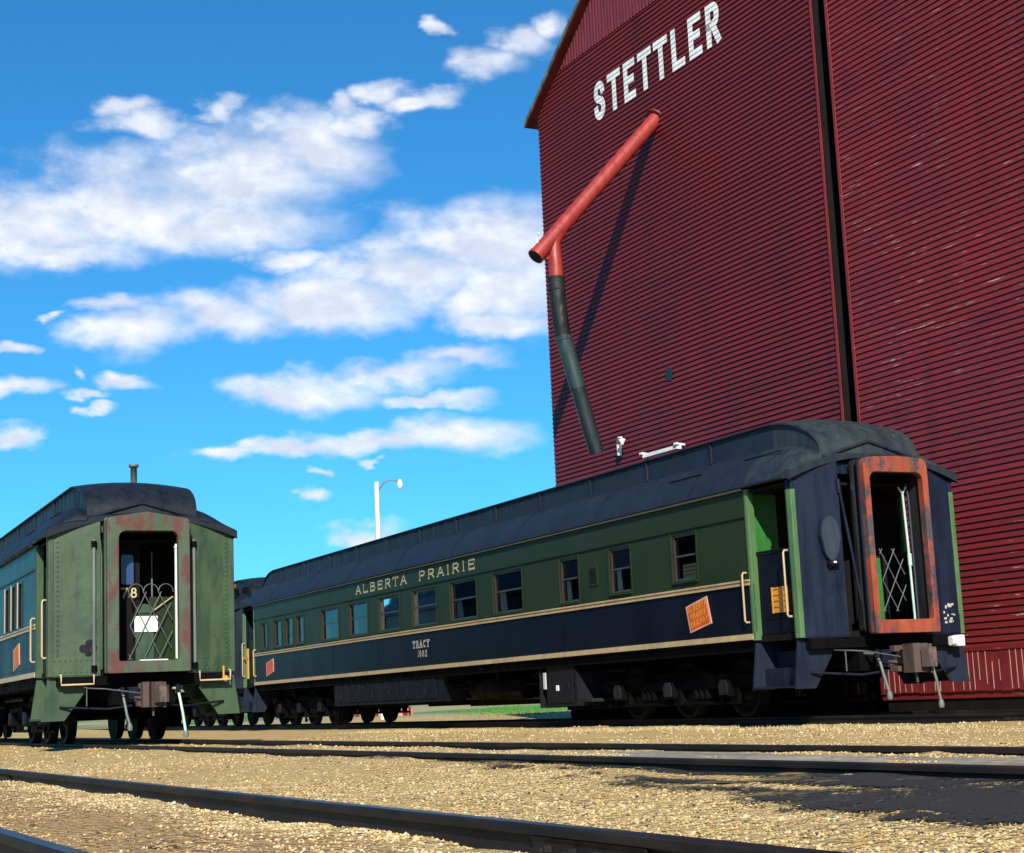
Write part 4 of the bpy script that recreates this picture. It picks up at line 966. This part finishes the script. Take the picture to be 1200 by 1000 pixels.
# fittings on its near end: paddle-shaped marker, chain, vestibule gate and pipes
mb = MB(); el_ = [(.21*math.cos(t)*(.86 if math.sin(t) < 0 else 1)*.8-.93, .32*math.sin(t)+2.50) for t in np.linspace(0, 2*PI, 22)[:-1]]
mb.prism(el_, 'x', .10, .15, 'paddle_blue'); mb.box(.05, .10, -.98, -.86, 2.30, 2.38, 'end_navy'); mb.box(.10, .19, -1.0, -.82, 2.12, 2.19, 'under_navy'); mb.box(.19, .20, -.95, -.90, 2.145, 2.17, 'white_paint')
mb.build('marker_paddle', A, .01)
mb = MB()
for k in range(34):
    z = 2.15-k*.029; y = -.88+.17*(k/34)
    mb.box(.06, .075 if k % 2 else .095, y-.010, y+.010, z-.024, z, 'under_navy')
mb.build('hanging_chain', A)
def gate(car, y0, y1, z0, z1, x, n_, arch, mat):
    mb = MB(); w = (y1-y0)/n_
    for k in range(-n_, n_+1):
        for s in (1, -1):
            pts = []
            for t in np.linspace(0, 1, 13):
                y = y0+(k+ (t*2.2 if s > 0 else 2.2-t*2.2))*w; z = z0+(z1-z0)*t
                if y0-.001 <= y <= y1+.001: pts.append((x+.004*s, y, z))
            if len(pts) > 1: mb.tube(pts, .0085, mat, 5)
    if arch:
        for k in range(n_): mb.tube([(x, y0+w*k+w*.5-w*.5*math.cos(t), z1+w*.55*math.sin(t)) for t in np.linspace(0, PI, 9)], .0085, mat, 5)
    return mb.build('folding_gate', car)
gate(A, -.02, .44, 1.45, 2.36, .06, 2, False, 'lattice_steel')
mb = MB(); mb.tube([(.06, .495, 3.20), (.06, .52, 2.4), (.06, .535, 1.3)], .019, 'pipe_pale', 8); mb.lathe([(-.09, .032), (.09, .032)], (.06, .53, 2.20), 'z', 'pipe_pale', 8); mb.tube([(.06, .42, 3.27), (.06, .495, 3.17), (.06, .56, 3.27)], .017, 'pipe_pale', 6)
for k, (ya, yb) in enumerate(((.60, .60), (.683, .66), (.747, .77))): mb.tube([(.06, ya-.03, 3.32), (.06, ya, 3.1), (.06, yb, 1.3)], .018, 'pipe_grey' if k == 1 else 'paddle_blue', 8)
mb.build('vestibule_pipes', A)
mb = MB(); mb.prism([(-.13, 1.3), (-.02, 1.3), (-.015, 1.75), (-.03, 2.225), (-.13, 2.225)], 'x', .05, .07, 'inner_green'); mb.build('doorway_upright', A)  # green strip added in the doorway for a sunlit inner surface
mb = MB(); rr_ = random.Random(3)
for k in range(16): y = 1.0+rr_.uniform(0, .28); z = 1.25+rr_.uniform(0, .28); xq = .0135+.10*(1-(y-.70)/(HW-.70)); mb.box(xq, xq+.004, y, y+rr_.uniform(.015, .05), z, z+rr_.uniform(.01, .05), 'letter_grey')
mb.build('flaked_marking', A)
mb = MB(); mb.lathe([(0, .07), (.14, .07), (.15, .05)], (.10, 1.12, 1.0), 'y', 'white_paint', 12); mb.box(.05, .18, 1.20, 1.33, .92, 1.08, 'white_paint'); mb.build('white_valve_box', A, .01)

# second coach (left)
wB = [(-3.05, -2.60, 2.05, 2.86), (-3.78, -3.34, 2.05, 2.86), (-4.52, -4.07, 2.05, 2.86)]+[(-6.6-2.0*k, -5.4-2.0*k, 2.08, 2.86) for k in range(8)]
Bc = make_car('weathered green coach at left with rust stained end door frame and lattice gate', (-25.881, 6.524, .198), R(-1.4),
    dict(L=25.0, sz=.96, upper='teal_paint', lower='coach_navy', end='end_green', trim='end_green', roof='roof_black', holes=wB, winmat='interior_dark', jamb='interior_dark', trimmat='post_pale', rivets=True, post_gap=False, door='coach_navy',
         step='end_green', bulk='interior_dark', frame='rust_green', frame2='end_green', vest='B', eave_trim='roof_black', trucks=[-4.0, -21.0], journal='under_navy', shades=False,
         inside={0: 'blind', 1: 'blind', 2: 'blind'}, stacks=[(-2.0, .30, .42, .055)], open=(0, 1, 2),
         boxes=[(-17, -11, .46, 1.07, 'under_navy', 'battery')]))
emblem(Bc, [(-3.50, 1.70), (-2.86, 1.80), (-2.80, 1.42), (-3.46, 1.32)], True)
gate(Bc, -.25, .47, 1.34, 2.46, .06, 3, True, 'lattice_steel')
mb = MB(); mb.box(.035, .039, -.15, .22, 1.80, 2.06, 'white_paint'); mb.build('white_notice', Bc)
mb = MB(); mb.tube([(.16, .50, 3.18), (.16, .50, 1.34)], .030, 'pipe_white', 10); mb.lathe([(0, .042), (.07, .02)], (.16, .50, 3.18), 'z', 'pipe_white', 10); mb.build('doorway_upright', Bc)
mb = MB(); mb.box(-.02, .02, -.13, .16, 1.2, 2.12, 'end_green'); mb.lathe([(-.02, .145), (.02, .145)], (0, .015, 2.12), 'x', 'end_green', 20); mb.box(-.05, -.021, .10, .56, 1.2, 2.38, 'coach_green'); mb.build('inner_half_door', Bc)
mb = MB(); mb.tube([(.03, .16, 2.15), (.03, .47, 2.38)], .012, 'cream', 6); mb.tube([(-.6, .28, 3.2), (-.6, .28, 1.3)], .014, 'pipe_grey', 6); mb.build('gate_bar', Bc)
mb = MB(); mb.box(-.27, -.25, -.48, .0, 1.2, 3.3, 'interior_dark'); ip_ = mb.build('inner_panel', Bc)
mb = MB(); flat_text(mb, '78', (-.248, -.31, 2.385), (0, 1, 0), (0, 0, 1), (1, 0, 0), .17, .72, .024, .03, 'letter_cream'); mb.build('number_lettering', ip_)
mb = MB(); mb.ring(rrect(-.33, -.07, 2.58, 3.14, .06), rrect(-.30, -.10, 2.61, 3.11, .04), 'x', -.2495, -.235, 'under_black'); fr_ = mb.build('panel_window', ip_)
mb = MB(); mb.prism(rrect(-.30, -.10, 2.61, 3.11, .04), 'x', -.2495, -.242, 'window_blue'); mb.build('window_glass', ip_)
mb = MB()
for (y, z, r_) in ((-.86, 1.62, .075), (-.96, 1.55, .065), (-.88, 1.48, .06), (-.80, 1.56, .05)): mb.lathe([(0, r_), (.0015, r_*.9)], (.0005+.10*(1-(abs(y)-.70)/(HW-.70))+.012, y, z), 'x', 'journal_grey', 14)
mb.build('primer_patch', Bc)
mb = MB(); mb.box(.2, .30, -.12, .32, 1.316, 1.335, 'white_paint'); mb.build('door_sill', Bc)
mb = MB(); mb.tube([(.06, 1.28, 1.2), (.06, 1.28, 1.0)], .018, 'yellow_paint', 8); mb.lathe([(0, .05), (.04, .05)], (.06, 1.30, .99), 'x', 'yellow_paint', 12); mb.build('yellow_valve', Bc)

# third coach, coupled behind the first
wC = [(-2.9-1.9*k, -1.9-1.9*k, 2.08, 2.86) for k in range(6)]
Cc = make_car('dark teal coach coupled behind the ALBERTA PRAIRIE coach, half hidden by the weathered one', (-18.655-27.95*math.cos(R(-.85)), 15.478-27.95*math.sin(R(-.85)), .171), R(-.85),
    dict(L=16.0, upper='teal_paint', lower='coach_navy', end='end_navy', trim='end_navy', roof='roof_black', holes=wC, winmat='sash', jamb='sash', rivets=False, post_gap=False, door='end_navy',
         step='under_navy', bulk='interior_dark', frame='end_navy', frame2='end_navy', vest='C', eave_trim='roof_black', trucks=[-3.8, -12.2], journal='journal_grey', boxes=[]))
mb = MB(); mb.box(-.9, -.5, -1.25, -1.0, 3.75, 3.86, 'under_black'); mb.lathe([(0, .03), (.2, .09), (.24, .08)], (-.75, -1.2, 3.98), 'x', 'under_black', 14); mb.lathe([(0, .03), (.22, .13), (.26, .12)], (-.75, -.9, 4.0), 'x', 'under_black', 14)
mb.box(-.85, -.75, -1.28, -1.16, 4.12, 4.22, 'red_lens'); mb.tube([(-.7, -1.1, 3.8), (-.7, -1.1, 4.0)], .03, 'under_black', 6); mb.build('roof_horns', Cc)

# ------------------------------------------------------------------ far things
lp = thing('street_lamp', 'tall white pole lamp with curved arm rising behind the coach roof', 'street lamp', (-62.0, 25.4, 0))
mb = MB(); mb.tube([(0, 0, -.2), (0, 0, 9.75)], .13, 'pole_white', 12, .105); mb.build('pole', lp)
mb = MB(); pth = [(0, 0, 9.3), (.15, .25, 9.7), (.25, .5, 9.82), (.4, .85, 9.75)]; mb.tube(pth, .03, 'pipe_grey', 8); mb.build('arm', lp)
mb = MB(); mb.lathe([(-.36, .04), (-.32, .09), (-.16, .13), (-.02, .08), (.05, .04)], (.4, .88, 9.78), 'z', 'pole_white', 14); mb.build('lamp_head', lp)
rb_ = thing('low_fence', 'low red and white board fence seen under the coach', 'fence', (-67, 28.8, 0), R(200))
mb = MB()
for k in range(12): mb.box(k*.32, k*.32+.22, -.03, .03, .02, .42, 'corner_red' if k % 2 else 'emblem_border')
mb.build('board_panel', rb_)
for k in range(3):
    mb = MB(); mb.box(k*1.8, k*1.8+.1, .035, .12, -.1, .5, 'corner_red'); mb.build('post', rb_)
n = 9000; gu = rng.normal(600, 34, n); ga = R(27.18)+np.arctan((gu-600)/1899.87); gr = np.clip(rng.normal(76, 7, n), 52, 100); gx = -gr*np.cos(ga); gy = gr*np.sin(ga)
grass('green_grass', 'green grass patch beyond the tracks seen under the coach', gx, gy, rng.uniform(.03, .09, n), np.array([.06, .20, .03])*rng.uniform(.6, 1.3, (n, 1)), .5, .25)
